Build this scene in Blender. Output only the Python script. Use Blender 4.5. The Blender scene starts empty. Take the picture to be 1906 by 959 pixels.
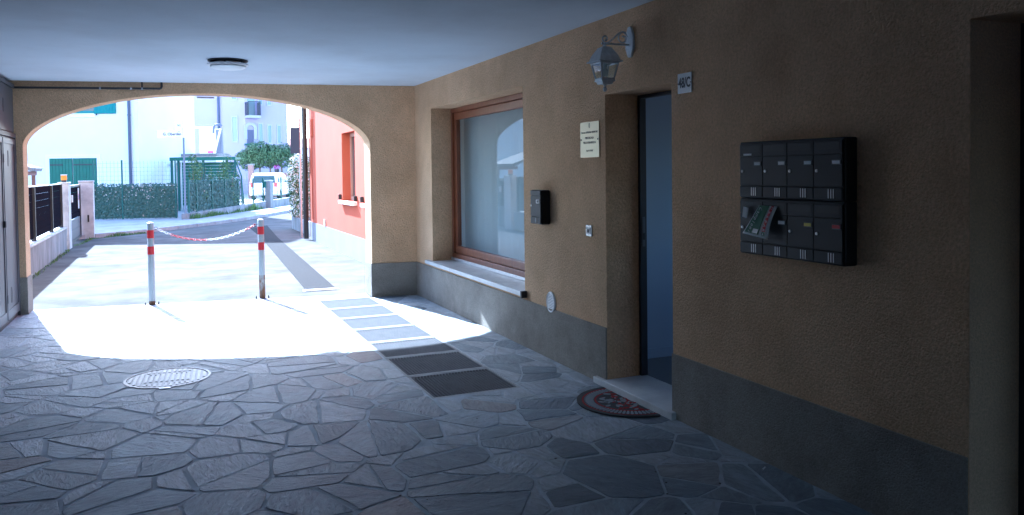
import bpy, bmesh, math, random
from mathutils import Vector, Matrix, noise
R = math.radians
rnd = random.Random(7)
sc = bpy.context.scene
col = sc.collection

# ------------------------------------------------------------------ camera
cam_d = bpy.data.cameras.new('camera'); cam = bpy.data.objects.new('camera', cam_d); col.objects.link(cam)
sc.camera = cam
YAW, PITCH, ROLL = R(23.394), R(-1.611), R(-0.712)
fw = Vector((math.sin(YAW)*math.cos(PITCH), math.cos(YAW)*math.cos(PITCH), math.sin(PITCH)))
rt = Vector((math.cos(YAW), -math.sin(YAW), 0)); up = rt.cross(fw)
r2 = rt*math.cos(ROLL)+up*math.sin(ROLL); u2 = -rt*math.sin(ROLL)+up*math.cos(ROLL)
m = Matrix((r2, u2, -fw)).transposed().to_4x4(); m.translation = (0, 0, 1.6)
cam.matrix_world = m
cam_d.sensor_width = 36; cam_d.lens = 36*1482/1906
cam_d.shift_y = -(479.5-358.77)/1906
cam_d.clip_start = .05; cam_d.clip_end = 2000

# ------------------------------------------------------------------ light
SUN_EL = R(34.8); SUN_H = Vector((-.225, .974, 0)).normalized()
w = bpy.data.worlds.new('World'); sc.world = w; w.use_nodes = True
nt = w.node_tree; nt.nodes.clear()
sky = nt.nodes.new('ShaderNodeTexSky'); sky.sky_type = 'NISHITA'; sky.sun_disc = False
sky.sun_elevation = SUN_EL; sky.sun_rotation = math.atan2(SUN_H.x, SUN_H.y)
sky.air_density = 1.0; sky.dust_density = 1.5; sky.ozone_density = 1.0
bg = nt.nodes.new('ShaderNodeBackground'); bg.inputs['Strength'].default_value = .15
wo = nt.nodes.new('ShaderNodeOutputWorld')
nt.links.new(sky.outputs[0], bg.inputs[0]); nt.links.new(bg.outputs[0], wo.inputs[0])
sd = bpy.data.lights.new('sun', 'SUN'); sun = bpy.data.objects.new('sun', sd); col.objects.link(sun)
sd.energy = 4.0; sd.angle = R(.53); sd.color = (1, .965, .91)
ldir = Vector((-SUN_H.x*math.cos(SUN_EL), -SUN_H.y*math.cos(SUN_EL), -math.sin(SUN_EL)))
sun.rotation_euler = ldir.to_track_quat('-Z', 'Y').to_euler(); sun.location = (-6, 30, 25)
vs = sc.view_settings; vs.view_transform = 'Standard'; vs.look = 'None'; vs.gamma = 1; vs.use_curve_mapping = False
vs.exposure = 2.82
vs.use_white_balance = True; vs.white_balance_temperature = 4850; vs.white_balance_tint = 6
cy = sc.cycles; cy.use_denoising = True; cy.max_bounces = 9; cy.diffuse_bounces = 6; cy.glossy_bounces = 4
cy.transmission_bounces = 6; cy.transparent_max_bounces = 12; cy.sample_clamp_indirect = 8; cy.caustics_reflective = False; cy.caustics_refractive = False

# ------------------------------------------------------------------ mesh helpers
class MB:
    def __init__(s): s.v = []; s.f = []; s.mi = []; s.cur = 0
    def add(s, vs, fs, M=None):
        o = len(s.v)
        s.v += [tuple(M @ Vector(p)) if M else tuple(p) for p in vs]
        for f in fs: s.f.append(tuple(i+o for i in f)); s.mi.append(s.cur)
        return s
    def box(s, a, b, M=None):
        (x0, y0, z0), (x1, y1, z1) = a, b
        return s.add([(x0,y0,z0),(x1,y0,z0),(x1,y1,z0),(x0,y1,z0),(x0,y0,z1),(x1,y0,z1),(x1,y1,z1),(x0,y1,z1)],
              [(0,3,2,1),(4,5,6,7),(0,1,5,4),(1,2,6,5),(2,3,7,6),(3,0,4,7)], M)
    def prism(s, poly, z0, z1, M=None):
        n = len(poly)
        return s.add([(x,y,z0) for x,y in poly]+[(x,y,z1) for x,y in poly],
              [tuple(range(n-1,-1,-1)), tuple(range(n,2*n))]+[(i,(i+1)%n,n+(i+1)%n,n+i) for i in range(n)], M)
    def lathe(s, prof, n=16, M=None):      # prof: (r, z), about local z
        vs = []; fs = []
        for r, z in prof: vs += [(r*math.cos(2*math.pi*k/n), r*math.sin(2*math.pi*k/n), z) for k in range(n)]
        for j in range(len(prof)-1):
            for k in range(n): fs.append((j*n+k, j*n+(k+1)%n, (j+1)*n+(k+1)%n, (j+1)*n+k))
        fs.append(tuple(range(n-1,-1,-1))); o = (len(prof)-1)*n; fs.append(tuple(range(o, o+n)))
        return s.add(vs, fs, M)
    def tube(s, pts, r, n=8, closed=False, M=None):
        pts = [Vector(p) for p in pts]; N = len(pts); rr = r if isinstance(r, (list, tuple)) else [r]*N
        vs = []; fs = []; pn = None
        for i, p in enumerate(pts):
            t = (pts[(i+1) % N]-pts[i-1]) if closed else (pts[min(i+1, N-1)]-pts[max(i-1, 0)])
            t.normalize()
            if pn is None:
                a = Vector((0,0,1)) if abs(t.z) < .9 else Vector((1,0,0)); pn = t.cross(a).normalized()
            pn = (pn - t*pn.dot(t)).normalized(); b = t.cross(pn)
            vs += [p+(pn*math.cos(2*math.pi*k/n)+b*math.sin(2*math.pi*k/n))*rr[i] for k in range(n)]
        for j in range(N if closed else N-1):
            for k in range(n): fs.append((j*n+k, j*n+(k+1)%n, ((j+1)%N)*n+(k+1)%n, ((j+1)%N)*n+k))
        if not closed: fs.append(tuple(range(n-1,-1,-1))); fs.append(tuple(range((N-1)*n, N*n)))
        return s.add(vs, fs, M)
    def mesh(s, name, mats):
        me = bpy.data.meshes.new(name); me.from_pydata(s.v, [], s.f)
        for mm in (mats if isinstance(mats, (list, tuple)) else [mats]): me.materials.append(mm)
        if any(s.mi): me.polygons.foreach_set('material_index', s.mi)
        bm = bmesh.new(); bm.from_mesh(me); bmesh.ops.recalc_face_normals(bm, faces=bm.faces); bm.to_mesh(me); bm.free()
        return me
    def build(s, name, mats, parent=None, bevel=0, smooth=False, loc=None, rot=None):
        o = bpy.data.objects.new(name, s.mesh(name, mats)); col.objects.link(o)
        if parent: o.parent = parent
        if loc: o.location = loc
        if rot: o.rotation_euler = rot
        if smooth: o.data.polygons.foreach_set('use_smooth', [True]*len(o.data.polygons)); o.data.set_sharp_from_angle(angle=R(40))
        if bevel:
            b = o.modifiers.new('bevel', 'BEVEL'); b.width = bevel; b.segments = 2; b.limit_method = 'ANGLE'; b.angle_limit = R(50)
        return o
def B(*boxes):
    mb = MB()
    for a, b in boxes: mb.box(a, b)
    return mb
def tag(o, label=None, cat=None, group=None, kind=None):
    if label: o['label'] = label
    if cat: o['category'] = cat
    if group: o['group'] = group
    if kind: o['kind'] = kind
    return o
def thing(name, label, cat, loc=(0,0,0), rz=0, group=None):
    o = bpy.data.objects.new(name, None); col.objects.link(o); o.empty_display_size = .1
    o.location = loc; o.rotation_euler = (0, 0, rz)
    return tag(o, label, cat, group)
def text(body, size, name, mat, parent, loc, rot=(R(90),0,0), align='CENTER', ext=.0006, sx=1.0, bold=0):
    cu = bpy.data.curves.new('t', 'FONT'); cu.body = body; cu.size = size; cu.extrude = ext; cu.offset = bold; cu.align_x = align; cu.align_y = 'CENTER'; cu.resolution_u = 3
    t = bpy.data.objects.new('t', cu); col.objects.link(t); dg = bpy.context.evaluated_depsgraph_get(); dg.update()
    me = bpy.data.meshes.new_from_object(t.evaluated_get(dg)); bpy.data.objects.remove(t); bpy.data.curves.remove(cu)
    me.materials.clear(); me.materials.append(mat)
    o = bpy.data.objects.new(name, me); col.objects.link(o); o.parent = parent; o.location = loc; o.rotation_euler = rot; o.scale = (sx, 1, 1)
    return o
def grid_wall(us, vs, hole, place, t0, t1):
    """wall in (u,v) with thickness t0..t1 ; hole(uc,vc)->bool ; place(u,v,t)->xyz"""
    mb = MB(); nu, nv = len(us)-1, len(vs)-1
    sol = lambda i, j: 0 <= i < nu and 0 <= j < nv and not hole((us[i]+us[i+1])/2, (vs[j]+vs[j+1])/2)
    for i in range(nu):
        for j in range(nv):
            if not sol(i, j): continue
            a, b, c, d = (us[i],vs[j]), (us[i+1],vs[j]), (us[i+1],vs[j+1]), (us[i],vs[j+1])
            for t in (t0, t1): mb.add([place(*p, t) for p in (a,b,c,d)], [(0,1,2,3)])
            for (di, dj, p, q) in ((-1,0,a,d),(1,0,b,c),(0,-1,a,b),(0,1,d,c)):
                if not sol(i+di, j+dj): mb.add([place(*p,t0), place(*q,t0), place(*q,t1), place(*p,t1)], [(0,1,2,3)])
    return mb
def weld(o, d=1e-4):
    bm = bmesh.new(); bm.from_mesh(o.data); bmesh.ops.remove_doubles(bm, verts=bm.verts, dist=d)
    bmesh.ops.recalc_face_normals(bm, faces=bm.faces); bm.to_mesh(o.data); bm.free(); return o

# ------------------------------------------------------------------ materials
def mat(name, color, rough=.7, metal=0, var=0, vscale=3, bump=0, bscale=80, bdist=.004, spec=.5, obj_random=0, detail=4, stretch=None, c2=None, c2fac=(.45,.65), c2scale=2.5, coord='Object'):
    mt = bpy.data.materials.new(name); mt.use_nodes = True; t = mt.node_tree; N = t.nodes; L = t.links
    p = N['Principled BSDF']; p.inputs['Roughness'].default_value = rough; p.inputs['Metallic'].default_value = metal
    p.inputs['Specular IOR Level'].default_value = spec
    p.inputs['Base Color'].default_value = (*color, 1)
    if not (var or bump or obj_random or c2): return mt
    tc = N.new('ShaderNodeTexCoord'); mp = N.new('ShaderNodeMapping'); L.new(tc.outputs[coord], mp.inputs[0])
    if stretch: mp.inputs['Scale'].default_value = stretch
    cur = None
    if var or c2 or obj_random:
        rgb = N.new('ShaderNodeRGB'); rgb.outputs[0].default_value = (*color, 1); cur = rgb.outputs[0]
    if c2:
        n2 = N.new('ShaderNodeTexNoise'); n2.inputs['Scale'].default_value = c2scale; n2.inputs['Detail'].default_value = 6; n2.inputs['Roughness'].default_value = .65
        L.new(mp.outputs[0], n2.inputs[0])
        mr = N.new('ShaderNodeMapRange'); mr.inputs[1].default_value, mr.inputs[2].default_value = c2fac; L.new(n2.outputs[0], mr.inputs[0])
        mx = N.new('ShaderNodeMix'); mx.data_type = 'RGBA'; L.new(mr.outputs[0], mx.inputs[0]); L.new(cur, mx.inputs[6]); mx.inputs[7].default_value = (*c2, 1); cur = mx.outputs[2]
    if var:
        nn = N.new('ShaderNodeTexNoise'); nn.inputs['Scale'].default_value = vscale; nn.inputs['Detail'].default_value = 8; nn.inputs['Roughness'].default_value = .6
        L.new(mp.outputs[0], nn.inputs[0])
        mr = N.new('ShaderNodeMapRange'); mr.inputs[1].default_value, mr.inputs[2].default_value, mr.inputs[3].default_value, mr.inputs[4].default_value = .3, .7, 1-var, 1+var
        L.new(nn.outputs[0], mr.inputs[0]); hs = N.new('ShaderNodeHueSaturation'); L.new(mr.outputs[0], hs.inputs['Value']); L.new(cur, hs.inputs['Color']); cur = hs.outputs[0]
    if obj_random:
        oi = N.new('ShaderNodeObjectInfo'); mr = N.new('ShaderNodeMapRange'); mr.inputs[3].default_value, mr.inputs[4].default_value = 1-obj_random, 1+obj_random
        L.new(oi.outputs['Random'], mr.inputs[0]); hs = N.new('ShaderNodeHueSaturation'); L.new(mr.outputs[0], hs.inputs['Value']); L.new(cur, hs.inputs['Color']); cur = hs.outputs[0]
    if cur: L.new(cur, p.inputs['Base Color'])
    if bump:
        nb = N.new('ShaderNodeTexNoise'); nb.inputs['Scale'].default_value = bscale; nb.inputs['Detail'].default_value = detail; nb.inputs['Roughness'].default_value = .6
        L.new(mp.outputs[0], nb.inputs[0]); bp = N.new('ShaderNodeBump'); bp.inputs['Strength'].default_value = bump; bp.inputs['Distance'].default_value = bdist
        L.new(nb.outputs[0], bp.inputs['Height']); L.new(bp.outputs[0], p.inputs['Normal'])
    return mt
def plaster(name, color, grain=78, c2=None):
    """scratched lime render: coarse grains with worm-like pits"""
    mt = mat(name, color, rough=.92, var=.15, vscale=1.1, spec=.2, c2=c2)
    t = mt.node_tree; N = t.nodes; L = t.links; p = N['Principled BSDF']
    tc = N.new('ShaderNodeTexCoord')
    wob = N.new('ShaderNodeTexNoise'); wob.inputs['Scale'].default_value = grain*.35; L.new(tc.outputs['Object'], wob.inputs[0])
    ad = N.new('ShaderNodeMix'); ad.data_type = 'RGBA'; ad.blend_type = 'ADD'; ad.inputs[0].default_value = .035; L.new(tc.outputs['Object'], ad.inputs[6]); L.new(wob.outputs[1], ad.inputs[7])
    vo = N.new('ShaderNodeTexVoronoi'); vo.inputs['Scale'].default_value = grain; L.new(ad.outputs[2], vo.inputs[0])
    no = N.new('ShaderNodeTexNoise'); no.inputs['Scale'].default_value = grain*.8; no.inputs['Detail'].default_value = 5; no.inputs['Roughness'].default_value = .7; L.new(tc.outputs['Object'], no.inputs[0])
    sm = N.new('ShaderNodeMath'); sm.operation = 'MULTIPLY_ADD'; L.new(vo.outputs[0], sm.inputs[0]); sm.inputs[1].default_value = -.6; L.new(no.outputs[0], sm.inputs[2])
    bp = N.new('ShaderNodeBump'); bp.inputs['Strength'].default_value = .9; bp.inputs['Distance'].default_value = .010
    L.new(sm.outputs[0], bp.inputs['Height']); L.new(bp.outputs[0], p.inputs['Normal'])
    # grains differ a little in colour
    old = p.inputs['Base Color'].links[0].from_socket
    mr = N.new('ShaderNodeMapRange'); mr.inputs[1].default_value, mr.inputs[2].default_value, mr.inputs[3].default_value, mr.inputs[4].default_value = .3, .7, .78, 1.18
    L.new(no.outputs[0], mr.inputs[0]); hs = N.new('ShaderNodeHueSaturation'); L.new(mr.outputs[0], hs.inputs['Value']); L.new(old, hs.inputs['Color']); L.new(hs.outputs[0], p.inputs['Base Color'])
    return mt
def stone_mat():
    mt = bpy.data.materials.new('flagstone'); mt.use_nodes = True; t = mt.node_tree; N = t.nodes; L = t.links; p = N['Principled BSDF']
    oi = N.new('ShaderNodeObjectInfo'); tc = N.new('ShaderNodeTexCoord')
    ramp = N.new('ShaderNodeValToRGB'); e = ramp.color_ramp.elements; ramp.color_ramp.interpolation = 'LINEAR'
    for i, (pos, c) in enumerate([(0,(.135,.168,.21)),(.15,(.195,.24,.295)),(.42,(.245,.295,.355)),(.62,(.21,.25,.29)),(.80,(.30,.35,.41)),(.90,(.40,.445,.50)),(.955,(.265,.265,.28)),(1,(.24,.20,.195))]):
        el = e[i] if i < 2 else e.new(pos)
        el.position = pos; el.color = (*c, 1)
    L.new(oi.outputs['Random'], ramp.inputs[0])
    # grain direction differs from stone to stone
    mul = N.new('ShaderNodeMath'); mul.operation = 'MULTIPLY'; mul.inputs[1].default_value = 57.0; L.new(oi.outputs['Random'], mul.inputs[0])
    vr = N.new('ShaderNodeVectorRotate'); vr.rotation_type = 'Z_AXIS'; L.new(tc.outputs['Object'], vr.inputs['Vector']); L.new(mul.outputs[0], vr.inputs['Angle'])
    mp = N.new('ShaderNodeMapping'); mp.inputs['Scale'].default_value = (1, 3.2, 1); L.new(vr.outputs[0], mp.inputs[0])
    cmb = N.new('ShaderNodeVectorMath'); cmb.operation = 'ADD'; L.new(mp.outputs[0], cmb.inputs[0]); L.new(oi.outputs['Location'], cmb.inputs[1])
    n1 = N.new('ShaderNodeTexNoise'); n1.inputs['Scale'].default_value = 14; n1.inputs['Detail'].default_value = 9; n1.inputs['Roughness'].default_value = .68; n1.inputs['Distortion'].default_value = .8; L.new(cmb.outputs[0], n1.inputs[0])
    n2 = N.new('ShaderNodeTexNoise'); n2.inputs['Scale'].default_value = 3.5; n2.inputs['Detail'].default_value = 5; L.new(cmb.outputs[0], n2.inputs[0])
    mr = N.new('ShaderNodeMapRange'); mr.inputs[1].default_value, mr.inputs[2].default_value, mr.inputs[3].default_value, mr.inputs[4].default_value = .3, .7, .72, 1.25; L.new(n1.outputs[0], mr.inputs[0])
    hs = N.new('ShaderNodeHueSaturation'); L.new(mr.outputs[0], hs.inputs['Value']); L.new(ramp.outputs[0], hs.inputs['Color'])
    mr2 = N.new('ShaderNodeMapRange'); mr2.inputs[1].default_value, mr2.inputs[2].default_value, mr2.inputs[3].default_value, mr2.inputs[4].default_value = .3, .7, .82, 1.15; L.new(n2.outputs[0], mr2.inputs[0])
    hs2 = N.new('ShaderNodeHueSaturation'); L.new(mr2.outputs[0], hs2.inputs['Value']); L.new(hs.outputs[0], hs2.inputs['Color']); L.new(hs2.outputs[0], p.inputs['Base Color'])
    bp = N.new('ShaderNodeBump'); bp.inputs['Strength'].default_value = 1.0; bp.inputs['Distance'].default_value = .022; L.new(n1.outputs[0], bp.inputs['Height'])
    n3 = N.new('ShaderNodeTexNoise'); n3.inputs['Scale'].default_value = 90; n3.inputs['Detail'].default_value = 4; L.new(cmb.outputs[0], n3.inputs[0])
    bp2 = N.new('ShaderNodeBump'); bp2.inputs['Strength'].default_value = .5; bp2.inputs['Distance'].default_value = .003; L.new(n3.outputs[0], bp2.inputs['Height']); L.new(bp.outputs[0], bp2.inputs['Normal'])
    L.new(bp2.outputs[0], p.inputs['Normal']); p.inputs['Roughness'].default_value = .5; p.inputs['Specular IOR Level'].default_value = .5
    return mt
def glass_mat(name, tint=(.86,.92,.92)):
    mt = bpy.data.materials.new(name); mt.use_nodes = True; t = mt.node_tree; N = t.nodes; L = t.links; N.clear()
    o = N.new('ShaderNodeOutputMaterial'); mx = N.new('ShaderNodeMixShader'); g = N.new('ShaderNodeBsdfGlossy'); g.inputs['Roughness'].default_value = .0
    tr = N.new('ShaderNodeBsdfTransparent'); tr.inputs[0].default_value = (*tint, 1); fr = N.new('ShaderNodeFresnel'); gm = N.new('ShaderNodeNewGeometry'); ir = N.new('ShaderNodeMapRange'); ir.inputs[3].default_value = 1.52; ir.inputs[4].default_value = 1/1.52; L.new(gm.outputs['Backfacing'], ir.inputs[0]); L.new(ir.outputs[0], fr.inputs[0])
    L.new(fr.outputs[0], mx.inputs[0]); L.new(tr.outputs[0], mx.inputs[1]); L.new(g.outputs[0], mx.inputs[2]); L.new(mx.outputs[0], o.inputs[0]); return mt
def wood_mat(name, c1, c2):
    mt = mat(name, c1, rough=.38, var=.18, vscale=6, stretch=(18, 18, 1.2), bump=.15, bscale=8, bdist=.002, c2=c2, c2scale=3)
    return mt
def leaf_mat(name, c1, c2, trans=.25):
    mt = mat(name, c1, rough=.5, c2=c2, c2fac=(.4,.6), c2scale=9, spec=.4, var=.25, vscale=20)
    return mt

M = {}
M['plaster'] = plaster('beige_plaster', (.70, .47, .275), c2=(.63, .41, .235))
M['plinth'] = plaster('grey_plinth_plaster', (.33, .298, .255), 110, c2=(.25, .225, .195))
M['lowbounce'] = plaster('low_bounce_plaster', (.13, .13, .14), 100)  # dark tone put in to cut bounce light off the unseen walls
M['reveal2'] = plaster('brightened_reveal_plaster', (.74, .54, .36), 120)  # extra paleness in the colour stands in for light from behind
M['ceiling'] = mat('pale_blue_white_ceiling_paint', (.62, .66, .71), rough=.95, var=.06, vscale=.8, c2=(.57,.60,.64), c2scale=.9, bump=.6, bscale=110, bdist=.005, spec=.15)
M['stone'] = stone_mat()
M['mortar'] = mat('mortar', (.44, .49, .55), rough=.9, var=.18, vscale=8, bump=.7, bscale=60, bdist=.008)
M['asphalt'] = mat('old_pale_asphalt', (.125, .123, .120), rough=.92, spec=.04, var=.28, vscale=1.6, bump=.6, bscale=120, bdist=.006, c2=(.09,.089,.088), c2scale=.6)
M['patch'] = mat('new_asphalt', (.036, .037, .040), rough=.9, spec=.05, var=.2, vscale=30, bump=.8, bscale=150, bdist=.006)
M['ground'] = mat('ground_soil', (.17, .15, .12), rough=1, var=.3, vscale=.4)
M['concrete'] = mat('concrete', (.28, .28, .28), rough=.9, var=.2, vscale=2.5, bump=.4, bscale=40, c2=(.18,.178,.176), c2scale=3, stretch=(1,1,.35))
M['whiteconc'] = mat('whitewashed_concrete', (.60, .60, .58), rough=.9, var=.15, vscale=3, c2=(.40,.40,.40), c2scale=2, bump=.3, bscale=50)
M['kerb'] = mat('kerb_stone', (.34, .335, .33), rough=.85, var=.2, vscale=5, obj_random=.12, bump=.4, bscale=50)
M['pave'] = mat('pavement', (.33, .32, .31), rough=.9, var=.2, vscale=2, bump=.4, bscale=90)
M['white'] = mat('white_house_paint', (.80, .80, .79), rough=.9, var=.03, vscale=.6)
M['white2'] = mat('white_annex_paint', (.86, .86, .85), rough=.9, var=.02, vscale=.6)
M['trim'] = mat('pale_trim', (.43,.41,.47), rough=.9)
M['lilac'] = mat('lilac_paint', (.41, .355, .55), rough=.9, var=.04, vscale=.5)
M['pink'] = mat('salmon_paint', (.46, .125, .075), rough=.9, spec=.1, var=.06, vscale=1.2, bump=.3, bscale=90)
M['pinkbase'] = mat('grey_base_paint', (.28, .29, .31), rough=.9, spec=.1, var=.06, vscale=1.5)
M['green'] = mat('green_shutter_paint', (.012, .12, .075), rough=.45, var=.12, vscale=4)
M['teal'] = mat('teal_shutter_paint', (.015, .20, .19), rough=.5, var=.1, vscale=4)
M['greenmetal'] = mat('green_coated_metal', (.010, .095, .075), rough=.5)
M['anthracite'] = mat('anthracite_metal', (.030, .030, .036), rough=.45, var=.1, vscale=5)
M['slat'] = mat('matt_anthracite', (.016,.016,.022), rough=.8, spec=0)
M['greymetal'] = mat('grey_painted_metal', (.085, .09, .105), rough=.45, var=.08, vscale=3, spec=.5)
M['cabdark'] = mat('cabinet_frame_metal', (.07, .072, .08), rough=.5)
M['steel'] = mat('galvanised_steel', (.42, .43, .45), rough=.42, metal=.85, var=.12, vscale=12)
M['gratebar'] = mat('grating_zinc', (.155,.16,.175), rough=.8, spec=.1, var=.12, vscale=12)
M['grateframe'] = mat('grating_frame', (.38,.39,.41), rough=.8, spec=.15, var=.15, vscale=9)
M['castbar'] = mat('worn_iron', (.24,.23,.245), rough=.45, metal=.3, var=.2, vscale=30)
M['cast'] = mat('cast_iron', (.10, .095, .10), rough=.5, metal=.3, var=.25, vscale=30)
M['black'] = mat('black_plastic', (.012, .013, .016), rough=.45)
M['box'] = mat('black_mailbox_enamel', (.007, .008, .012), rough=.5, spec=.3, var=.06, vscale=20)
M['boxedge'] = mat('mailbox_slot_black', (.004, .004, .005), rough=.6)
M['darkpipe'] = mat('dark_pipe', (.02, .021, .024), rough=.4)
M['bluepipe'] = mat('slate_downpipe', (.06, .075, .125), rough=.4)
M['bollard'] = mat('bollard_white', (.46, .48, .48), rough=.45, var=.06, vscale=14)
M['signback'] = mat('dull_sign_back', (.045,.06,.09), rough=.6, spec=.3)
M['polegrey'] = mat('pole_grey', (.20,.225,.28), rough=.5, spec=.2)
M['red'] = mat('red_reflective', (.56, .028, .035), rough=.35)
M['rust'] = mat('rusty_steel', (.42, .40, .37), rough=.7, var=.35, vscale=30, c2=(.16,.07,.03), c2scale=14, c2fac=(.38,.52), stretch=(1,1,.3))
M['chain_w'] = mat('white_plastic', (.78, .78, .78), rough=.4)
M['chain_r'] = mat('red_plastic', (.62, .03, .05), rough=.4)
M['wood'] = wood_mat('varnished_wood', (.23, .078, .032), (.15, .045, .02))
M['marble'] = mat('grey_marble', (.62, .62, .61), rough=.35, var=.06, vscale=6, c2=(.5,.5,.5), c2scale=5)
M['curtain'] = mat('white_curtain', (.42, .43, .43), rough=.95, var=.05, vscale=2)
def cloth(name, c):
    mt = bpy.data.materials.new(name); mt.use_nodes = True; t = mt.node_tree; N = t.nodes; L = t.links; N.clear()
    o = N.new('ShaderNodeOutputMaterial'); mx = N.new('ShaderNodeMixShader'); mx.inputs[0].default_value = .45; d = N.new('ShaderNodeBsdfDiffuse'); d.inputs[0].default_value = (*c,1); tr = N.new('ShaderNodeBsdfTranslucent'); tr.inputs[0].default_value = (*c,1)
    L.new(d.outputs[0], mx.inputs[1]); L.new(tr.outputs[0], mx.inputs[2]); L.new(mx.outputs[0], o.inputs[0]); return mt
M['curtain'] = cloth('white_curtain', (.58,.60,.60))
M['glass'] = glass_mat('window_glass')
M['pane'] = mat('dark_pane', (.05, .065, .075), rough=.08, spec=.8)
M['paleglass'] = mat('pale_window', (.15, .22, .27), rough=.15, spec=.8)
M['lampwhite'] = mat('opal_glass', (.78, .80, .80), rough=.3)
M['lantern'] = mat('silver_lantern_paint', (.64, .67, .70), rough=.5, metal=.1, var=.15, vscale=40)
M['sign_w'] = mat('white_enamel', (.80, .80, .80), rough=.3)
M['ink'] = mat('dark_ink', (.012, .014, .03), rough=.5)
M['inkgrey'] = mat('grey_ink', (.10, .10, .16), rough=.6)
M['brass'] = mat('pale_brass', (.74, .68, .46), rough=.42, metal=.15)
M['alu'] = mat('satin_aluminium', (.62, .62, .63), rough=.35, metal=.6)
M['roomblue'] = mat('pale_blue_wall', (.36, .45, .58), rough=.9)
M['roomfloor'] = mat('grey_tile', (.16, .165, .175), rough=.4)
M['roomwhite'] = mat('room_white', (.75, .75, .74), rough=.9)
M['rubber'] = mat('mat_rubber', (.035, .036, .04), rough=.7)
M['matred'] = mat('mat_red', (.30, .012, .018), rough=.85)
M['matgrey'] = mat('mat_grey', (.26, .28, .30), rough=.85)
M['paper'] = mat('paper', (.72, .74, .74), rough=.7)
M['flygreen'] = mat('print_green', (.015, .12, .055), rough=.6)
M['flyred'] = mat('print_red', (.50, .02, .03), rough=.6)
M['yellow'] = mat('yellow_card', (.62, .50, .06), rough=.6)
M['orange'] = mat('orange_lens', (.72, .26, .03), rough=.25)
M['roof'] = mat('red_tiles', (.36, .14, .10), rough=.9, var=.25, vscale=3)
M['bark'] = mat('bark', (.15, .12, .09), rough=.95, var=.3, vscale=20)
M['leaf'] = leaf_mat('tree_leaves', (.06, .12, .05), (.10, .17, .08))
M['ivy'] = leaf_mat('screen_leaves', (.05, .115, .085), (.085, .155, .12))
M['ivypale'] = mat('faded_leaves', (.42, .40, .34), rough=.8, var=.2, vscale=6)
M['shrub'] = leaf_mat('shrub_leaves', (.08, .16, .05), (.13, .21, .08))
M['jas'] = leaf_mat('jasmine_leaves', (.07, .13, .045), (.12, .19, .07))
M['blossom'] = mat('white_blossom', (.62, .63, .58), rough=.8)
M['magenta'] = mat('magenta_petals', (.34, .05, .26), rough=.8)
M['grass'] = leaf_mat('grass', (.07, .17, .04), (.13, .22, .06))
M['carw'] = mat('white_car_paint', (.80, .81, .82), rough=.18, spec=.6)
M['carglass'] = mat('car_glass', (.035, .07, .09), rough=.1, spec=.12)
M['tyre'] = mat('tyre', (.02, .02, .02), rough=.8)
M['carred'] = mat('tail_lamp', (.45, .02, .03), rough=.25)
M['brown'] = mat('brown_render', (.28, .17, .15), rough=.9)

# ================================================================== THE SETTING
W = 2.95; XL = -1.60; H = 2.70
ya = lambda x: 10.68 - .161*(x+1.6)          # inner face of the arch wall (runs slightly askew)
AT = .33                                     # its thickness
def struct(o): o['kind'] = 'structure'; return o
struct(MB().add([(-900,-900,-.06),(900,-900,-.06),(900,900,-.06),(-900,900,-.06)], [(0,1,2,3)]).build('ground', M['ground']))
street = struct(MB().add([(-30,11.0+.161*28.5+.02,-.004),(-1.5,ya(-1.5)+AT,-.004),(2.4,ya(2.4)+AT,-.004),(3.3,10.2,-.004),(40,10.2,-.004),(40,60,-.004),(-30,60,-.004)], [(0,1,2,3,4,5,6)]).build('street', M['asphalt']))
MB().prism([(1.70,11.0),(2.10,10.95),(2.49,20.5),(2.78,25.4),(2.20,24.6),(2.12,20.8)], -.003, .003).build('asphalt_patch', M['patch'], street)

# ---- crazy-paved passage floor: mortar bed + single stones
fl = [(XL-.02, -4), (W+.02, -4), (W+.02, ya(W)+.01), (2.37, ya(2.37)), (2.37, ya(2.37)+AT), (-1.52, ya(-1.52)+AT), (-1.52, ya(-1.52)), (XL-.02, ya(XL))]
GX0, GX1 = 1.70, 2.34
bed = MB().prism([(XL-.02,-4),(GX0-.02,-4),(GX0-.02,ya(1.68)+AT),(-1.52,ya(-1.52)+AT),(-1.52,ya(-1.52)-.0),(XL-.02,ya(XL))], -.05, -.0013)
bed.prism([(GX1+.02,-4),(W+.02,-4),(W+.02,ya(W)+.01),(GX1+.02,ya(GX1))], -.05, -.0013)
bed.prism([(GX0-.02,-4),(GX1+.02,-4),(GX1+.02,5.33),(GX0-.02,5.33)], -.05, -.0013)
bed.prism([(GX0-.02,10.10),(GX1+.02,10.10),(GX1+.02,ya(2.36)+AT),(GX0-.02,ya(1.68)+AT)], -.05, -.0013)
floor = struct(bed.build('passage_floor', M['mortar']))
def clip(poly, n, d):            # keep n.p <= d
    out = []
    for i in range(len(poly)):
        a, b = poly[i], poly[(i+1) % len(poly)]; da = a[0]*n[0]+a[1]*n[1]-d; db = b[0]*n[0]+b[1]*n[1]-d
        if da <= 0: out.append(a)
        if (da < 0 < db) or (db < 0 < da): t = da/(da-db); out.append((a[0]+t*(b[0]-a[0]), a[1]+t*(b[1]-a[1])))
    return out
def area(p): return sum(p[i][0]*p[(i+1)%len(p)][1]-p[(i+1)%len(p)][0]*p[i][1] for i in range(len(p)))/2 if len(p) > 2 else 0
rs = random.Random(21)
seeds = []; tries = 0
Y0 = 1.55
while tries < 20000 and len(seeds) < 560:
    tries += 1
    x, y = rs.uniform(XL-.1, W+.1), rs.uniform(Y0-.2, 11.2); wgt = rs.choice([.05,.08,.11,.14,.16,.19,.22])
    if all(math.hypot(x-a, y-b) > .52*(wgt+c) for a, b, c in seeds): seeds.append((x, y, wgt))
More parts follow.
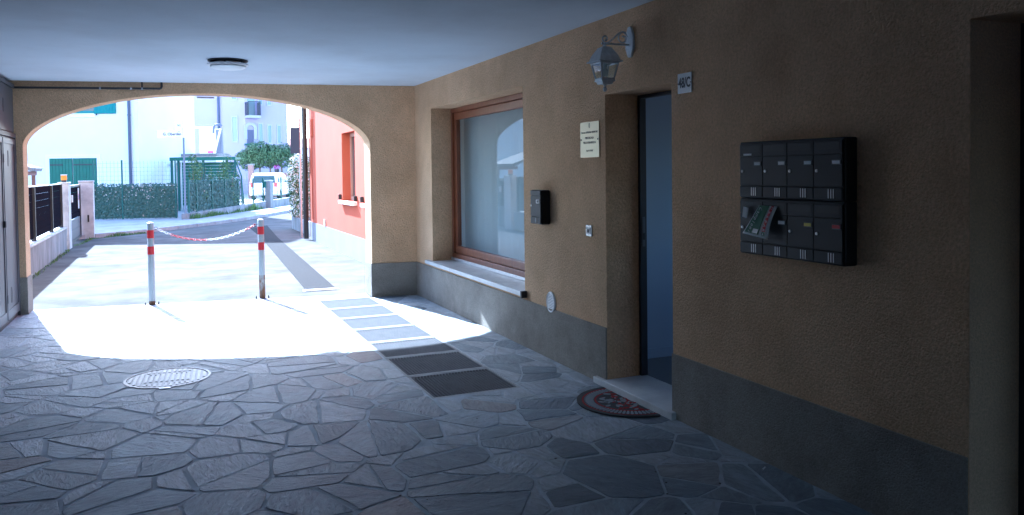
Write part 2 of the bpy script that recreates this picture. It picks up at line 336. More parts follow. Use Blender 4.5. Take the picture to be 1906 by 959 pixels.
floor_poly = [(XL, Y0), (W, Y0), (W, ya(W)), (2.37, ya(2.37)), (2.37, ya(2.37)+AT-.01), (-1.52, ya(-1.52)+AT-.01), (XL, ya(XL))]
cells = []
for i, (x, y, wg) in enumerate(seeds):
    ang = rs.uniform(0, 3.14)
    p = [(XL, Y0), (W, Y0), (W, 11.3), (XL, 11.3)]
    p = clip(p, (.161, 1), .161*-1.6+10.68+AT-.008)
    for j, (a, b, c) in enumerate(seeds):
        if j == i or abs(a-x) > 1.6 or abs(b-y) > 1.6: continue
        nx, ny = a-x, b-y; dd = (a*a+b*b-x*x-y*y + wg*wg*1.4 - c*c*1.4)/2
        p = clip(p, (nx, ny), dd)
        if len(p) < 3: break
    if len(p) >= 3 and area(p) > .004: cells.append(p)
def subtract_rect(p, x0, x1, y0, y1):
    res = []
    a = clip(p, (1,0), x0); res.append(a); p = clip(p, (-1,0), -x0)
    res.append(clip(p, (-1,0), -x1)); p = clip(p, (1,0), x1)
    res.append(clip(p, (0,1), y0)); p = clip(p, (0,-1), -y0)
    res.append(clip(p, (0,-1), -y1))
    return [q for q in res if len(q) > 2 and area(q) > .006]
fin = []
for p in cells:
    xs = [q[0] for q in p]; ys = [q[1] for q in p]
    if max(xs) > GX0 and min(xs) < GX1 and max(ys) > 5.33 and min(ys) < 10.1: fin += subtract_rect(p, GX0-.02, GX1+.02, 5.33, 10.1)
    else: fin.append(p)
# large stones are sometimes split by a crooked joint
fin2 = []
for p in fin:
    A = area(p)
    if A > .08 and rs.random() < (.45 if A < .13 else .95):
        cx = sum(q[0] for q in p)/len(p); cyy = sum(q[1] for q in p)/len(p); th = rs.uniform(0, math.pi); n = (math.cos(th), math.sin(th)); d = cx*n[0]+cyy*n[1]+rs.uniform(-.05,.05)
        a, b = clip(p, n, d), clip(p, (-n[0],-n[1]), -d)
        fin2 += [q for q in (a, b) if len(q) > 2 and area(q) > .012]
    else: fin2.append(p)
def inset(p, g):
    q = list(p); n = len(p)
    for i in range(n):
        a, b = p[i], p[(i+1)%n]; ex, ey = b[0]-a[0], b[1]-a[1]; l = math.hypot(ex, ey)
        if l < 1e-6: continue
        gg = g*rs.choice([.5,.7,1.0,1.4,2.0]); nx, ny = ey/l, -ex/l
        q = clip(q, (nx, ny), a[0]*nx+a[1]*ny-gg)
        if len(q) < 3: return []
    return q
def roughen(p):
    out = []; n = len(p)
    for i in range(n):
        a0, a, b = p[i-1], p[i], p[(i+1)%n]
        l0 = math.hypot(a[0]-a0[0], a[1]-a0[1]); l = math.hypot(b[0]-a[0], b[1]-a[1])
        c0 = min(.02*rs.uniform(.2,1), l0*.3); c1 = min(.02*rs.uniform(.2,1), l*.3)
        if l0 > 1e-5 and l > 1e-5:
            out.append((a[0]+(a0[0]-a[0])/l0*c0, a[1]+(a0[1]-a[1])/l0*c0)); out.append((a[0]+(b[0]-a[0])/l*c1, a[1]+(b[1]-a[1])/l*c1))
        k = int(l/.10)
        for j in range(1, k):
            t = j/k+rs.uniform(-.2,.2)/k; nx, ny = -(b[1]-a[1])/l, (b[0]-a[0])/l; e = rs.uniform(-.008,.008)
            out.append((a[0]+(b[0]-a[0])*t+nx*e, a[1]+(b[1]-a[1])*t+ny*e))
    return out
stones = []
for p in fin2:
    q = inset(p, .0085)
    if len(q) < 3 or area(q) < .006: continue
    stones.append(roughen(q))
stones.sort(key=lambda p: -sum(q[1] for q in p)/len(p))
vis = []
for p in stones:
    cx = sum(q[0] for q in p)/len(p); cyy = sum(q[1] for q in p)/len(p)
    vis.append((area(p)/max(1, cyy), p, cx, cyy))
vis.sort(key=lambda t: -t[0])
def stone_geo(mb, p, cx, cyy, dz, tx, ty):
    n = len(p); base = [(x-cx, y-cyy) for x, y in p]; s = .004
    v = [(x, y, -.03) for x, y in base]+[(x, y, -.0012+dz) for x, y in base]
    top = []
    for x, y in base:
        l = math.hypot(x, y) or 1; f = max(.5, 1-s/l); top.append((x*f, y*f, .001+dz+tx*x+ty*y))
    v += top; fs = [(i,(i+1)%n,n+(i+1)%n,n+i) for i in range(n)]+[(n+i,n+(i+1)%n,2*n+(i+1)%n,2*n+i) for i in range(n)]+[tuple(range(2*n,3*n))]
    mb.add(v, fs, Matrix.Translation((0,0,0)))
rest = MB()
for k, (s_, p, cx, cyy) in enumerate(vis):
    dz = rs.uniform(-.0004, .0022); tx, ty = rs.uniform(-.0025,.0025), rs.uniform(-.0025,.0025)
    if k < 300:
        mb = MB(); stone_geo(mb, p, cx, cyy, dz, tx, ty); mb.build('flagstone', M['stone'], floor, loc=(cx, cyy, 0))
    else:
        mb = MB(); stone_geo(mb, p, cx, cyy, dz, tx, ty); o0 = len(rest.v); rest.v += [(a+cx, b+cyy, c) for a, b, c in mb.v]; rest.f += [tuple(i+o0 for i in f) for f in mb.f]; rest.mi += mb.mi
if rest.v: tag(rest.build('small_flagstones', M['stone'], floor), kind='stuff')

# ---- the building over the passage
bld = thing('passage_building', 'beige rendered building whose arched passage we stand in', 'building', (0,0,0))
# right-hand wall with window, doorway and a second recess
WY0, WY1, WZ0, WZ1 = 6.55, 9.27, .50, 2.36
DY0, DY1, DZ1 = 4.25, 5.085, 2.145
us = [-4, 1.0, 2.2, DY0, DY1, WY0, WY1, ya(W)-.0]; vsz = [0, WZ0, DZ1, 2.18, WZ1, H]
def hole(u, v):
    return (WY0 < u < WY1 and WZ0 < v < WZ1) or (DY0 < u < DY1 and v < DZ1) or (1.0 < u < 2.2 and v < 2.18)
weld(grid_wall(us, vsz, hole, lambda u, v, t: (t, u, v), W, W+.335).build('side_wall', M['plaster'], bld))
# arch wall: jambs + spandrel as one shell
ACX, AHW, ASP, ACR = .43, 1.95, 1.95, 2.575
def arch_z(x):
    u = min(1, abs(x-ACX)/AHW); return ASP+(ACR-ASP)*(1-u*u)**.55
xs = [XL-.3, ACX-AHW]+[ACX+AHW*math.sin(math.pi*(k/56-.5)) for k in range(1, 56)]+[ACX+AHW, W+.335]
mb = MB()
for i in range(len(xs)-1):
    a, b = xs[i], xs[i+1]
    za, zb = (0, 0) if i in (0, len(xs)-2) else (arch_z(a), arch_z(b))
    fa, fb = ya(a), ya(b)
    v = [(a,fa,za),(b,fb,zb),(b,fb,H),(a,fa,H),(a,fa+AT,za),(b,fb+AT,zb),(b,fb+AT,H),(a,fa+AT,H)]
    f = [(0,1,2,3),(7,6,5,4)]
    if i not in (0, len(xs)-2): f.append((4,5,1,0))
    mb.add(v, f)
for x, s_ in ((ACX-AHW, 1), (ACX+AHW, 1)): mb.add([(x,ya(x),0),(x,ya(x)+AT,0),(x,ya(x)+AT,ASP),(x,ya(x),ASP)], [(0,1,2,3)])
weld(mb.build('arch_wall', M['plaster'], bld))
# ceiling slab with the storey above it, left mass, added rear wall
yo = lambda x: ya(x)+AT
MB().prism([(XL-.3,-4.3),(W+.335,-4.3),(W+.335,yo(W+.335)-.01),(XL-.3,yo(XL-.3)-.01)], H, H+.25).build('ceiling', M['ceiling'], bld)
MB().prism([(-9,-4.3),(6.3,-4.3),(6.3,yo(6.3)),(-9,yo(-9))], H+.25, 7.2).build('upper_storey', M['plaster'], bld)
MB().prism([(-9,-4.3),(XL,-4.3),(XL,9.05),(XL-.3,9.05),(XL-.3,yo(XL-.3)),(-9,yo(-9))], 0, H+.25).build('left_wall', M['lowbounce'], bld)  # unseen side kept dark so less light bounces to the right wall
grid_wall([XL,1.4,2.4,W+.335],[0,2.05,H],lambda u,v: 1.4<u<2.4 and v<2.05,lambda u,v,t:(u,t,v),-4.3,-4.0).build('added_rear_wall', M['lowbounce'], bld)  # unseen; added to darken the passage, opening placed to light the recess reveal
# plinth bands, a little proud of the wall
PH = .43; pd = .012
def plinth(poly, h=PH): MB().prism(poly, 0, h).build('plinth', M['plinth'], bld, bevel=.003)
plinth([(W-pd,DY1),(W,DY1),(W,ya(W)),(W-pd,ya(W)-.0)])
plinth([(W-pd,2.2),(W,2.2),(W,DY0),(W-pd,DY0)], .415)
plinth([(2.38-pd,ya(2.38)-pd),(W-pd-.001,ya(W)-pd),(W-pd-.001,ya(W)),(2.38,ya(2.38)),(2.38,ya(2.38)+AT+pd),(2.38-pd,ya(2.38)+AT+pd)])
plinth([(XL,ya(XL)-pd),(-1.52+pd,ya(-1.52)-pd),(-1.52+pd,ya(-1.52)+AT+pd),(-1.52,ya(-1.52)+AT+pd),(-1.52,ya(-1.52)),(XL,ya(XL))])
# rooms behind the wall
rm = MB()
rm.prism([(W+.335,5.5),(5.85,5.5),(5.85,5.62),(W+.335,5.62)], .05, H).build('room_wall', M['roomblue'], bld)
B(((W+.335,5.484,.05),(5.85,5.499,.13))).build('skirting', M['roomblue'], bld)
grid_wall([2.3,3.2,4.6,6.2,8.8,yo(6)], [0,1.0,1.1,2.1,2.25,H+.25], lambda u, v: (3.2 < u < 4.6 and 1.1 < v < 2.1) or (6.2 < u < 8.8 and 1.0 < v < 2.25), lambda u, v, t: (t, u, v), 5.85, 6.25).build('outer_wall', M['roomwhite'], bld)  # unseen window openings added to light the rooms
B(((W+.335,2.2,.05),(5.85,2.3,H))).build('room_wall', M['roomwhite'], bld)
B(((W+.335,5.62,.0),(5.85,5.72,H))).build('room_wall', M['roomwhite'], bld)
MB().prism([(W+.335,2.3),(5.85,2.3),(5.85,yo(5.85)),(W+.335,yo(W+.335))], -.05, .05).build('room_floor', M['roomfloor'], bld)
MB().prism([(W+.335,-4.3),(6.25,-4.3),(6.25,yo(6.25)),(W+.335,yo(W+.335))], H, H+.25).build('room_ceiling', M['roomwhite'], bld)
MB().prism([(W+.43,yo(W+.43)-AT),(5.84,yo(5.84)-AT),(5.84,yo(5.84)-.01),(W+.43,yo(W+.43)-.01)], .05, H).build('room_wall', M['roomwhite'], bld)
# doorway: marble step, dark frame with strike plate
st = MB().prism([(W-.05,DY0-.05),(W-.0125,DY0-.05),(W-.0125,DY0+.002),(W+.335,DY0+.002),(W+.335,DY1-.002),(W-.0125,DY1-.002),(W-.0125,DY1+.13),(W-.05,DY1+.13)], .0, .048)
st.build('threshold', M['marble'], bld, bevel=.004)
df = B(((W+.275,DY1-.030,.05),(W+.332,DY1-.002,DZ1-.002)), ((W+.275,DY0+.002,.05),(W+.332,DY0+.03,DZ1-.002)), ((W+.275,DY0+.03,DZ1-.025),(W+.332,DY1-.030,DZ1-.002))).build('door_frame', M['anthracite'], bld, bevel=.003)
B(((W+.290,DY1-.035,1.02),(W+.315,DY1-.0305,1.24))).build('strike_plate', M['greymetal'], df, bevel=.002)
B(((W+.295,DY1-.038,1.07),(W+.310,DY1-.0355,1.12))).build('latch_keeper', M['black'], df)
# second recess: dark door at its back
B(((W+.30,1.0,0),(W+.36,2.2,2.18))).build('dark_door', M['anthracite'], bld)
MB().box((W+.002,2.197,.0),(W+.30,2.1995,2.178)).build('recess_reveal', M['reveal2'], bld)  # thin paler skin, light from behind put into its colour
# big window: wood frame, sash, pane, curtain, sill
win = MB(); fx0, fx1 = W+.25, W+.33
win.box((fx0,WY0+.001,WZ0+.03),(fx1,WY1-.001,WZ0+.10)); win.box((fx0,WY0+.001,WZ1-.055),(fx1,WY1-.001,WZ1-.001))
win.box((fx0,WY1-.06,WZ0+.10),(fx1,WY1-.001,WZ1-.055)); win.box((fx0,WY0+.001,WZ0+.10),(fx1,WY0+.06,WZ1-.055))
wf = win.build('window', M['wood'], bld, bevel=.006)
sx0, sx1 = W+.27, W+.325; a0, a1, b0, b1 = WY0+.062, WY1-.062, WZ0+.102, WZ1-.057; e_ = .085
ss = MB(); ss.box((sx0,a0,b0),(sx1,a1,b0+e_)); ss.box((sx0,a0,b1-e_),(sx1,a1,b1)); ss.box((sx0,a0,b0+e_),(sx1,a0+e_,b1-e_)); ss.box((sx0,a1-e_,b0+e_),(sx1,a1,b1-e_))
ss.build('sash', M['wood'], wf, bevel=.008)
MB().add([(W+.305,a0+e_,b0+e_),(W+.305,a1-e_,b0+e_),(W+.305,a1-e_,b1-e_),(W+.305,a0+e_,b1-e_)], [(0,1,2,3)]).build('pane', M['glass'], wf)
B(((W+.235,WY0+.002,WZ0+.012),(W+.249,WY1-.002,WZ0+.045))).build('drip_rail', M['alu'], wf, bevel=.002)
cu = MB(); n = 150; pts = []
for k in range(n+1):
    y = WY0-.1+(WY1-WY0+.2)*k/n; pts.append((W+.455+.003*math.sin(y*19)+.002*math.sin(y*31+1), y))
for k in range(n): cu.add([(*pts[k],.15),(*pts[k+1],.15),(*pts[k+1],2.62),(*pts[k],2.62)], [(0,1,2,3)])
c_ = weld(cu.build('curtain', M['curtain'], wf, smooth=True))
MB().prism([(W-.055,WY0-.02),(W-.001,WY0-.02),(W-.001,WY0+.002),(W+.30,WY0+.002),(W+.30,WY1-.002),(W-.001,WY1-.002),(W-.001,WY1+.16),(W-.055,WY1+.16)], WZ0-.035, WZ0+.008).build('window_sill', M['marble'], bld, bevel=.004)
B(((W-.06,WY0-.05,WZ0-.05),(W-.002,WY0-.022,WZ0+.012))).build('sill_end_cap', M['anthracite'], bld, bevel=.003)
MB().box((.36,yo(.46)-.05,2.548),(.56,yo(.46)+.03,2.562)).build('soffit_plate', M['steel'], bld)

# ================================================================== THINGS IN THE PASSAGE
# ---- floor gratings
def grating(y0, label):
    L_ = .605; t = thing('floor_grating', label, 'grating', (GX0, y0, 0), 0, 'steel gratings in the passage floor')
    B(((-.018,0,-.05),(.0,L_,-.001)), ((GX1-GX0,0,-.05),(GX1-GX0+.018,L_,-.001)), ((-.018,-.03,-.05),(GX1-GX0+.018,0,-.001)), ((-.018,L_,-.05),(GX1-GX0+.018,L_+.03,-.001))).build('frame', M['grateframe'], t)
    mb = MB(); nb = 25; wdt = GX1-GX0
    for k in range(nb): x = wdt*(k+.5)/nb; mb.box((x-.0045,.001,-.040),(x+.0045,L_-.001,-.003))
    tag(mb.build('bars', M['gratebar'], t), kind='stuff')
    mb = MB()
    for k in range(5): y = L_*(k+.5)/5; mb.box((.001,y-.003,-.043),(wdt-.001,y+.003,-.030))
    tag(mb.build('cross_rods', M['steel'], t), kind='stuff')
    return t
gl = ['nearest floor grating, end of the row towards the camera', 'floor grating second from the near end of the row', 'third floor grating from the near end, cut by the edge of the sun patch',
      'fourth floor grating from the near end, in the middle of the row', 'sunlit floor grating, third from the arch', 'sunlit floor grating, second from the arch', 'farthest floor grating, beside the right arch pier']
for k in range(7): grating(5.36+k*.6775, gl[k])
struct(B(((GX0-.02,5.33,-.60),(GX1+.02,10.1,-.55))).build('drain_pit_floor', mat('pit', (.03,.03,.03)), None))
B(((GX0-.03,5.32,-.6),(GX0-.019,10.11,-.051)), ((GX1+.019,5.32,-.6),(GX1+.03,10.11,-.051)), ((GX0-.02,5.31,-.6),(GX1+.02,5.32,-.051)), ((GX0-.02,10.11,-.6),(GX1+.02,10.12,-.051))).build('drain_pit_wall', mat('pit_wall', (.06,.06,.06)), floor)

# ---- manhole
t = thing('manhole_cover', 'round cast-iron manhole cover with raised bars in the stone floor', 'manhole cover', (-.03, 6.79, 0), R(-4))
MB().lathe([(.318,-.02),(.318,.006),(.312,.008),(.298,.008),(.296,.002),(.296,-.02)], 48).build('frame', M['castbar'], t, smooth=True)
lid = MB().lathe([(.293,-.02),(.293,.003),(.29,.004),(.001,.004)], 48).build('lid', M['cast'], t)
bars = MB()
for k in range(-7, 8):
    x = k*.038; h = math.sqrt(max(0, .278**2-x*x)); y = -h
    while y < h-.012:
        e = min(y+.019, h)
        mid = abs(x) < .16 and (-.20 < y < -.13 or .10 < y < .16)
        if not mid: bars.box((x-.0105, y, .0035), (x+.0105, e, .0085))
        y = e+.003
tag(bars.build('raised_bars', M['castbar'], lid), kind='stuff')
lt = MB()
for k in range(9):
    lt.box((-.15+k*.034, -.195, .0035), (-.15+k*.034+.02, -.14, .0075)); lt.box((-.14+k*.032, .11, .0035), (-.14+k*.032+.017, .15, .0075))
tag(lt.build('relief_letters', M['cast'], lid), kind='stuff')
B(((-.04,-.342,.0),(.04,-.316,.007))).build('hinge_lug', M['steel'], t, bevel=.002)

# ---- bollards with chain
def bollard(x, y, label, rusty, side, lean):
    t = thing('bollard', label, 'bollard', (x, y, 0), 0, 'bollards under the arch'); t.rotation_euler = (0, lean, 0)
    r = .038; seg = [(0,.60,'rust' if rusty else 'bollard')]
    MB().lathe([(r,.006),(r,.30 if rusty else .05)], 20).build('rusty_foot', M['rust'], t, smooth=True)
    MB().lathe([(r,.30 if rusty else .05),(r,1.0),(r-.004,1.006)], 20).build('post', M['bollard'], t, smooth=True)
    MB().lathe([(r-.002,1.0),(r-.002,1.012),(.02,1.018),(.001,1.019)], 20).build('cap', M['sign_w'], t, smooth=True)
    for z in (.622, .822): MB().lathe([(r,z),(r+.0012,z+.001),(r+.0012,z+.099),(r,z+.1)], 20).build('red_band', M['red'], t, smooth=True)
    MB().lathe([(.062,.0),(.062,.006),(.001,.0065)], 24).build('base_plate', M['anthracite'], t)
    for a in (-1, 1):
        b = MB(); b.lathe([(.009,.0),(.009,.02),(.005,.028),(.005,.04),(.001,.041)], 8, Matrix.Translation((a*.075, -.01, 0))); b.box((a*.055-.03, -.016, .0), (a*.055+.03, -.004, .006)); b.build('anchor_bolt', M['anthracite'], t)
    b = MB(); b.tube([(side*r*.8,0,.955),(side*.07,0,.955),(side*.078,0,.945),(side*.072,0,.925),(side*.06,0,.925)], .005, 6); b.build('chain_hook', M['anthracite'], t, smooth=True)
    return t
bx = [(-.205,10.72),(1.085,10.60)]
bollard(*bx[0], 'left white bollard with two red bands and a clean foot', False, 1, 0)
bollard(*bx[1], 'right white bollard with two red bands and rust at its foot', True, -1, R(-.2))
ch = thing('barrier_chain', 'red and white plastic chain hanging between the two bollards', 'chain', (.44, 10.66, .75))
p0 = Vector((bx[0][0]+.07, bx[0][1], .935)); p1 = Vector((bx[1][0]-.07, bx[1][1], .95)); NL = 36; sag = .165
cat = [p0.lerp(p1, k/NL)-Vector((0,0,4*sag*(k/NL)*(1-k/NL))) for k in range(NL+1)]
lm = {}
for c in ('chain_w', 'chain_r'):
    mb = MB(); q = []
    for k in range(12): a = 2*math.pi*k/12; q.append((.023*math.cos(a)*.95, .0125*math.sin(a), 0))
    mb.tube(q, .0042, 5, closed=True); lm[c] = mb.mesh('link', M[c]); lm[c].polygons.foreach_set('use_smooth', [True]*len(lm[c].polygons))
for k in range(NL):
    red = 4 < k < 18 or k > 31
    o = bpy.data.objects.new('chain_link', lm['chain_r' if red else 'chain_w']); col.objects.link(o); o.parent = ch
    mid = (cat[k]+cat[k+1])/2-Vector(ch.location); d = (cat[k+1]-cat[k]).normalized()
    q = d.to_track_quat('X', 'Z') @ Matrix.Rotation(R(90*(k % 2)+20), 3, 'X').to_quaternion()
    o.location = mid; o.rotation_euler = q.to_euler()

# ---- ceiling lamp
t = thing('ceiling_lamp', 'round ceiling lamp with opal glass and steel rim near the arch', 'lamp', (.565, 8.2, H))
MB().lathe([(.185,-.001),(.185,-.014),(.17,-.018)], 40).build('back_plate', M['anthracite'], t, smooth=True)
MB().lathe([(.13,-.018),(.13,-.036)], 32).build('housing', M['roomwhite'], t, smooth=True)
for k in range(6):
    a = k*math.pi/3+.3; MB().lathe([(.008,-.018),(.008,-.036)], 8, Matrix.Translation((.165*math.cos(a), .165*math.sin(a), 0))).build('spacer', M['anthracite'], t)
MB().lathe([(.186,-.036),(.188,-.040),(.188,-.052),(.174,-.056),(.168,-.054),(.168,-.036)], 40).build('rim', M['alu'], t, smooth=True)
MB().lathe([(.167,-.05),(.165,-.07),(.14,-.084),(.08,-.094),(.001,-.097)], 40).build('opal_glass', M['lampwhite'], t, smooth=True)

# ---- black pipe under the ceiling
t = thing('conduit_pipe', 'thin black pipe running along the wall top above the arch', 'pipe', (-.8, ya(-.8)-.03, 2.62))
py = lambda x: ya(x)-.022-(ya(-.8)-.03)
b = MB(); b.tube([(-.80,py(-1.6),0),(.2,py(-.6),.003),(.74,py(-.06),.005),(.757,py(-.045),.012),(.763,py(-.04),.03),(.763,py(-.04),.079)], .013, 10); b.build('pipe', M['darkpipe'], t, smooth=True)
for x in (.10, .43, .55):
    b = MB(); b.tube([(x-.01,py(x-.8),.003),(x+.01,py(x-.8),.003)], .0165, 10); b.box((x-.006,py(x-.8)+.004,-.006),(x+.006,py(x-.8)+.021,.014)); b.build('pipe_clip', M['steel'], t)
b = MB(); b.tube([(.55,py(-.25),.01),(.55,py(-.25),.079)], .008, 8); b.build('branch', M['darkpipe'], t)

# ---- utility cabinet on the left
t = thing('utility_cabinet', 'grey metal utility cabinet with louvred doors beside the left pier', 'cabinet', (XL, 9.07, 0))
L_ = 10.66-9.07
B(((-.28,0,.0),(-.012,L_,2.66))).build('body', M['cabdark'], t)
def oval_vent(parent, y, z, h=.085):
    mb = MB(); n = 20; Mx = Matrix.Translation((0, y, z)) @ Matrix.Rotation(R(90), 4, 'Y')
    mb.tube([(h*math.cos(2*math.pi*k/n), .035*math.sin(2*math.pi*k/n), 0) for k in range(n)], .006, 6, True, Mx)
    for k in range(-4, 5):
        c_ = .032*math.sqrt(max(0, 1-(k/4.8)**2)); mb.box((-.003, y-c_, z+k*.017-.005), (.004, y+c_, z+k*.017+.003))
    mb.build('oval_vent', M['cabdark'], parent)
for (y0, y1) in ((.03, .80), (.82, L_-.03)):
    d = B(((-.011,y0,.05),(.002,y1,2.03))).build('cabinet_door', M['greymetal'], t, bevel=.004)
    mb = MB(); mb.box((.0025,y0+.012,.06),(.012,y0+.05,2.02)); mb.box((.0025,y1-.05,.06),(.012,y1-.012,2.02)); mb.box((.0025,y0+.05,1.96),(.012,y1-.05,2.02)); mb.box((.0025,y0+.05,.06),(.012,y1-.05,.16)); mb.build('door_frame', M['greymetal'], d, bevel=.002)
    oval_vent(d, (y0+y1)/2-.05, 1.80); oval_vent(d, (y0+y1)/2-.07, .30)
    for z in (.25, 1.75): MB().lathe([(.011,z),(.011,z+.09)], 10, Matrix.Translation((.012, y1-.004, 0))).build('hinge', M['cabdark'], d)
B(((-.01,.74,1.06),(.03,.785,1.13))).build('handle', M['black'], t, bevel=.006)
d = B(((-.011,.03,2.10),(.002,L_-.03,2.60))).build('upper_panel', M['greymetal'], t, bevel=.004)
oval_vent(d, .95, 2.37, .075)
B(((-.011,0,2.04),(.016,L_,2.09)), ((-.011,0,2.61),(.016,L_,2.655)), ((-.011,L_-.028,.0),(.016,L_,2.04))).build('surround', M['cabdark'], t, bevel=.003)

# ---- things fixed to the right wall (local x = viewer's right, y = into the wall)
RW = R(-90)
def wall_thing(name, label, cat, y, z, group=None): return thing(name, label, cat, (W, y, z), RW, group)
t = wall_thing('wall_mailbox', 'single small black mailbox on the wall between window and door', 'mailbox', 6.11, 1.14)
B(((-.105,-.085,.0),(.105,-.001,.29))).build('body', M['box'], t, bevel=.012)
B(((-.098,-.094,.245),(.098,-.086,.285))).build('slot_flap', M['box'], t, bevel=.003)
d = B(((-.098,-.092,.068),(.098,-.086,.240))).build('mailbox_door', M['box'], t, bevel=.002)
MB().lathe([(.008,0),(.008,.006),(.001,.0065)], 12, Matrix.Translation((-.08,-.0925,.155)) @ Matrix.Rotation(R(90),4,'X')).build('lock', M['alu'], d)
B(((.02,-.095,.178),(.078,-.0925,.21))).build('name_card', M['sign_w'], d); B(((.03,-.0965,.184),(.068,-.0955,.204))).build('card_window', M['ink'], d)
B(((-.098,-.094,.005),(.098,-.086,.062))).build('lower_panel', M['box'], t, bevel=.003); B(((.005,-.097,.01),(.03,-.0945,.055))).build('trim', M['greymetal'], t)

t = wall_thing('doorbell', 'small square metal doorbell plate left of the doorway', 'doorbell', 5.335, 1.09)
B(((-.045,-.010,0),(.045,-.001,.085))).build('plate', M['alu'], t, bevel=.004); B(((-.03,-.014,.016),(.03,-.0105,.069))).build('face', M['sign_w'], t, bevel=.002)
B(((-.012,-.018,.028),(.016,-.0145,.055))).build('button', M['greymetal'], t, bevel=.002)

t = wall_thing('name_plaque', 'upright pale brass plaque with engraved lettering beside the doorway', 'sign', 5.31, 1.825)
B(((-.145,-.008,-.135),(.145,-.003,.135))).build('plate', M['brass'], t, bevel=.001)
for (s_, z, h, k) in (('Dott.ssa ADRIANA MARRONE', .055, .021, .92), ('PSICOLOGA', .012, .024, 1), ('PSICOTERAPEUTA', -.024, .024, 1), ('Tel. 39 37 907', -.085, .018, 1)):
    text(s_, h, 'lettering', M['ink'], t, (0, -.0086, z), sx=k)
MB().tube([(.006*math.cos(a)*1.2, -.0086, .106+.016*math.sin(a)) for a in [2*math.pi*k/16 for k in range(16)]], .0012, 5, True).build('emblem', M['ink'], t)
for x in (-.128, .128): MB().lathe([(.006,0),(.006,.003),(.001,.0035)], 10, Matrix.Translation((x,-.008,0)) @ Matrix.Rotation(R(90),4,'X')).build('screw', M['black'], t)

t = wall_thing('wall_vent', 'oval louvred vent grille low on the wall under the mailbox', 'vent', 6.005, .485)
n = 24; MB().tube([(.075*math.cos(2*math.pi*k/n), -.006, .08*math.sin(2*math.pi*k/n)) for k in range(n)], .010, 8, True).build('rim', M['sign_w'], t, smooth=True)
MB().prism([(.072*math.cos(2*math.pi*k/n), .077*math.sin(2*math.pi*k/n)) for k in range(n)], 0, .002, Matrix.Rotation(R(90),4,'X')).build('back', M['cabdark'], t)
for k in range(-5, 6):
    c_ = .07*math.sqrt(1-(k*.013/.078)**2); b = MB(); b.box((-c_,-.011,k*.013-.0035),(c_,-.003,k*.013+.0035)); b.build('slat', M['sign_w'], t)

t = wall_thing('house_number', 'white enamel house number plate reading 48/C above the doorway', 'sign', 4.10, 2.125)
B(((-.072,-.008,-.062),(.072,-.002,.062))).build('plate', M['sign_w'], t, bevel=.004)
text('48/C', .085, 'lettering', M['ink'], t, (0, -.0086, 0), sx=.72, bold=.0022)
for x in (-.064, .064): B(((x-.006,-.0095,-.003),(x+.006,-.0082,.003))).build('dash', M['ink'], t)

# lantern
t = wall_thing('wall_lantern', 'silver wall lantern on a scrolled bracket above the doorway', 'lantern', 4.72, 2.47)
pl = MB(); pl.prism([(-.028,-.085),(-.018,-.105),(.018,-.105),(.028,-.085),(.05,-.04),(.05,.04),(.028,.085),(.018,.105),(-.018,.105),(-.028,.085),(-.05,.04),(-.05,-.04)], .001, .02, Matrix.Rotation(R(90),4,'X'))
pl.build('wall_plate', M['lantern'], t, bevel=.006)
MB().tube([(0,-.02,-.02),(0,-.235,-.02)], .007, 8).build('arm', M['lantern'], t, smooth=True)
def spiral(cx, cz, r0, r1, a0, a1, n=26): return [(0, cx+(r0+(r1-r0)*k/n)*math.cos(a0+(a1-a0)*k/n), cz+(r0+(r1-r0)*k/n)*math.sin(a0+(a1-a0)*k/n)) for k in range(n+1)]
s1 = spiral(-.068, .028, .012, .040, R(-200), R(450-360+90))
s2 = spiral(-.205, .012, .028, .008, R(-60), R(-60-420))
MB().tube([(0,-.03,.03)]+[(0,-.04,.05),(0,-.068,.068),(0,-.10,.055),(0,-.14,.02),(0,-.17,-.004),(0,-.19,-.014)]+s2, .0055, 7).build('scroll', M['lantern'], t, smooth=True)
MB().tube(spiral(-.066, .022, .045, .012, R(60), R(60+420)), .0055, 7).build('scroll', M['lantern'], t, smooth=True)
LX, LY = 0, -.212
def ring4(h): return [(LX-h,LY-h),(LX+h,LY-h),(LX+h,LY+h),(LX-h,LY+h)]
def frustum(mb, h0, z0, h1, z1): mb.add([(x,y,z0) for x,y in ring4(h0)]+[(x,y,z1) for x,y in ring4(h1)], [(3,2,1,0),(4,5,6,7)]+[(i,(i+1)%4,4+(i+1)%4,4+i) for i in range(4)])
rf = MB(); frustum(rf, .092, -.148, .088, -.138); frustum(rf, .080, -.138, .066, -.100); frustum(rf, .066, -.100, .034, -.048); frustum(rf, .030, -.048, .020, -.042)
rf.lathe([(.012,-.045),(.012,-.012)], 10, Matrix.Translation((LX,LY,0))); rf.build('roof', M['lantern'], t, bevel=.002)
zt, zb, ht, hb = -.149, -.268, .068, .043
for sx_ in (-1, 1):
    for sy_ in (-1, 1): MB().tube([(LX+sx_*ht,LY+sy_*ht,zt),(LX+sx_*hb,LY+sy_*hb,zb)], .0065, 6).build('corner_bar', M['lantern'], t)
rr_ = MB()
for z, h in ((zt-.006, ht-.001), (zb+.008, hb+.002)):
    for a, b in ((0,1),(1,2),(2,3),(3,0)): q = ring4(h); rr_.tube([(*q[a],z),(*q[b],z)], .007, 6)
rr_.build('cage_rails', M['lantern'], t)
bs = MB(); frustum(bs, .050, -.278, .054, -.268); frustum(bs, .036, -.296, .044, -.278); bs.lathe([(.012,-.296),(.010,-.306),(.004,-.310),(.012,-.320),(.014,-.330),(.008,-.342),(.002,-.346)], 12, Matrix.Translation((LX,LY,0))); bs.build('base', M['lantern'], t, bevel=.0015)
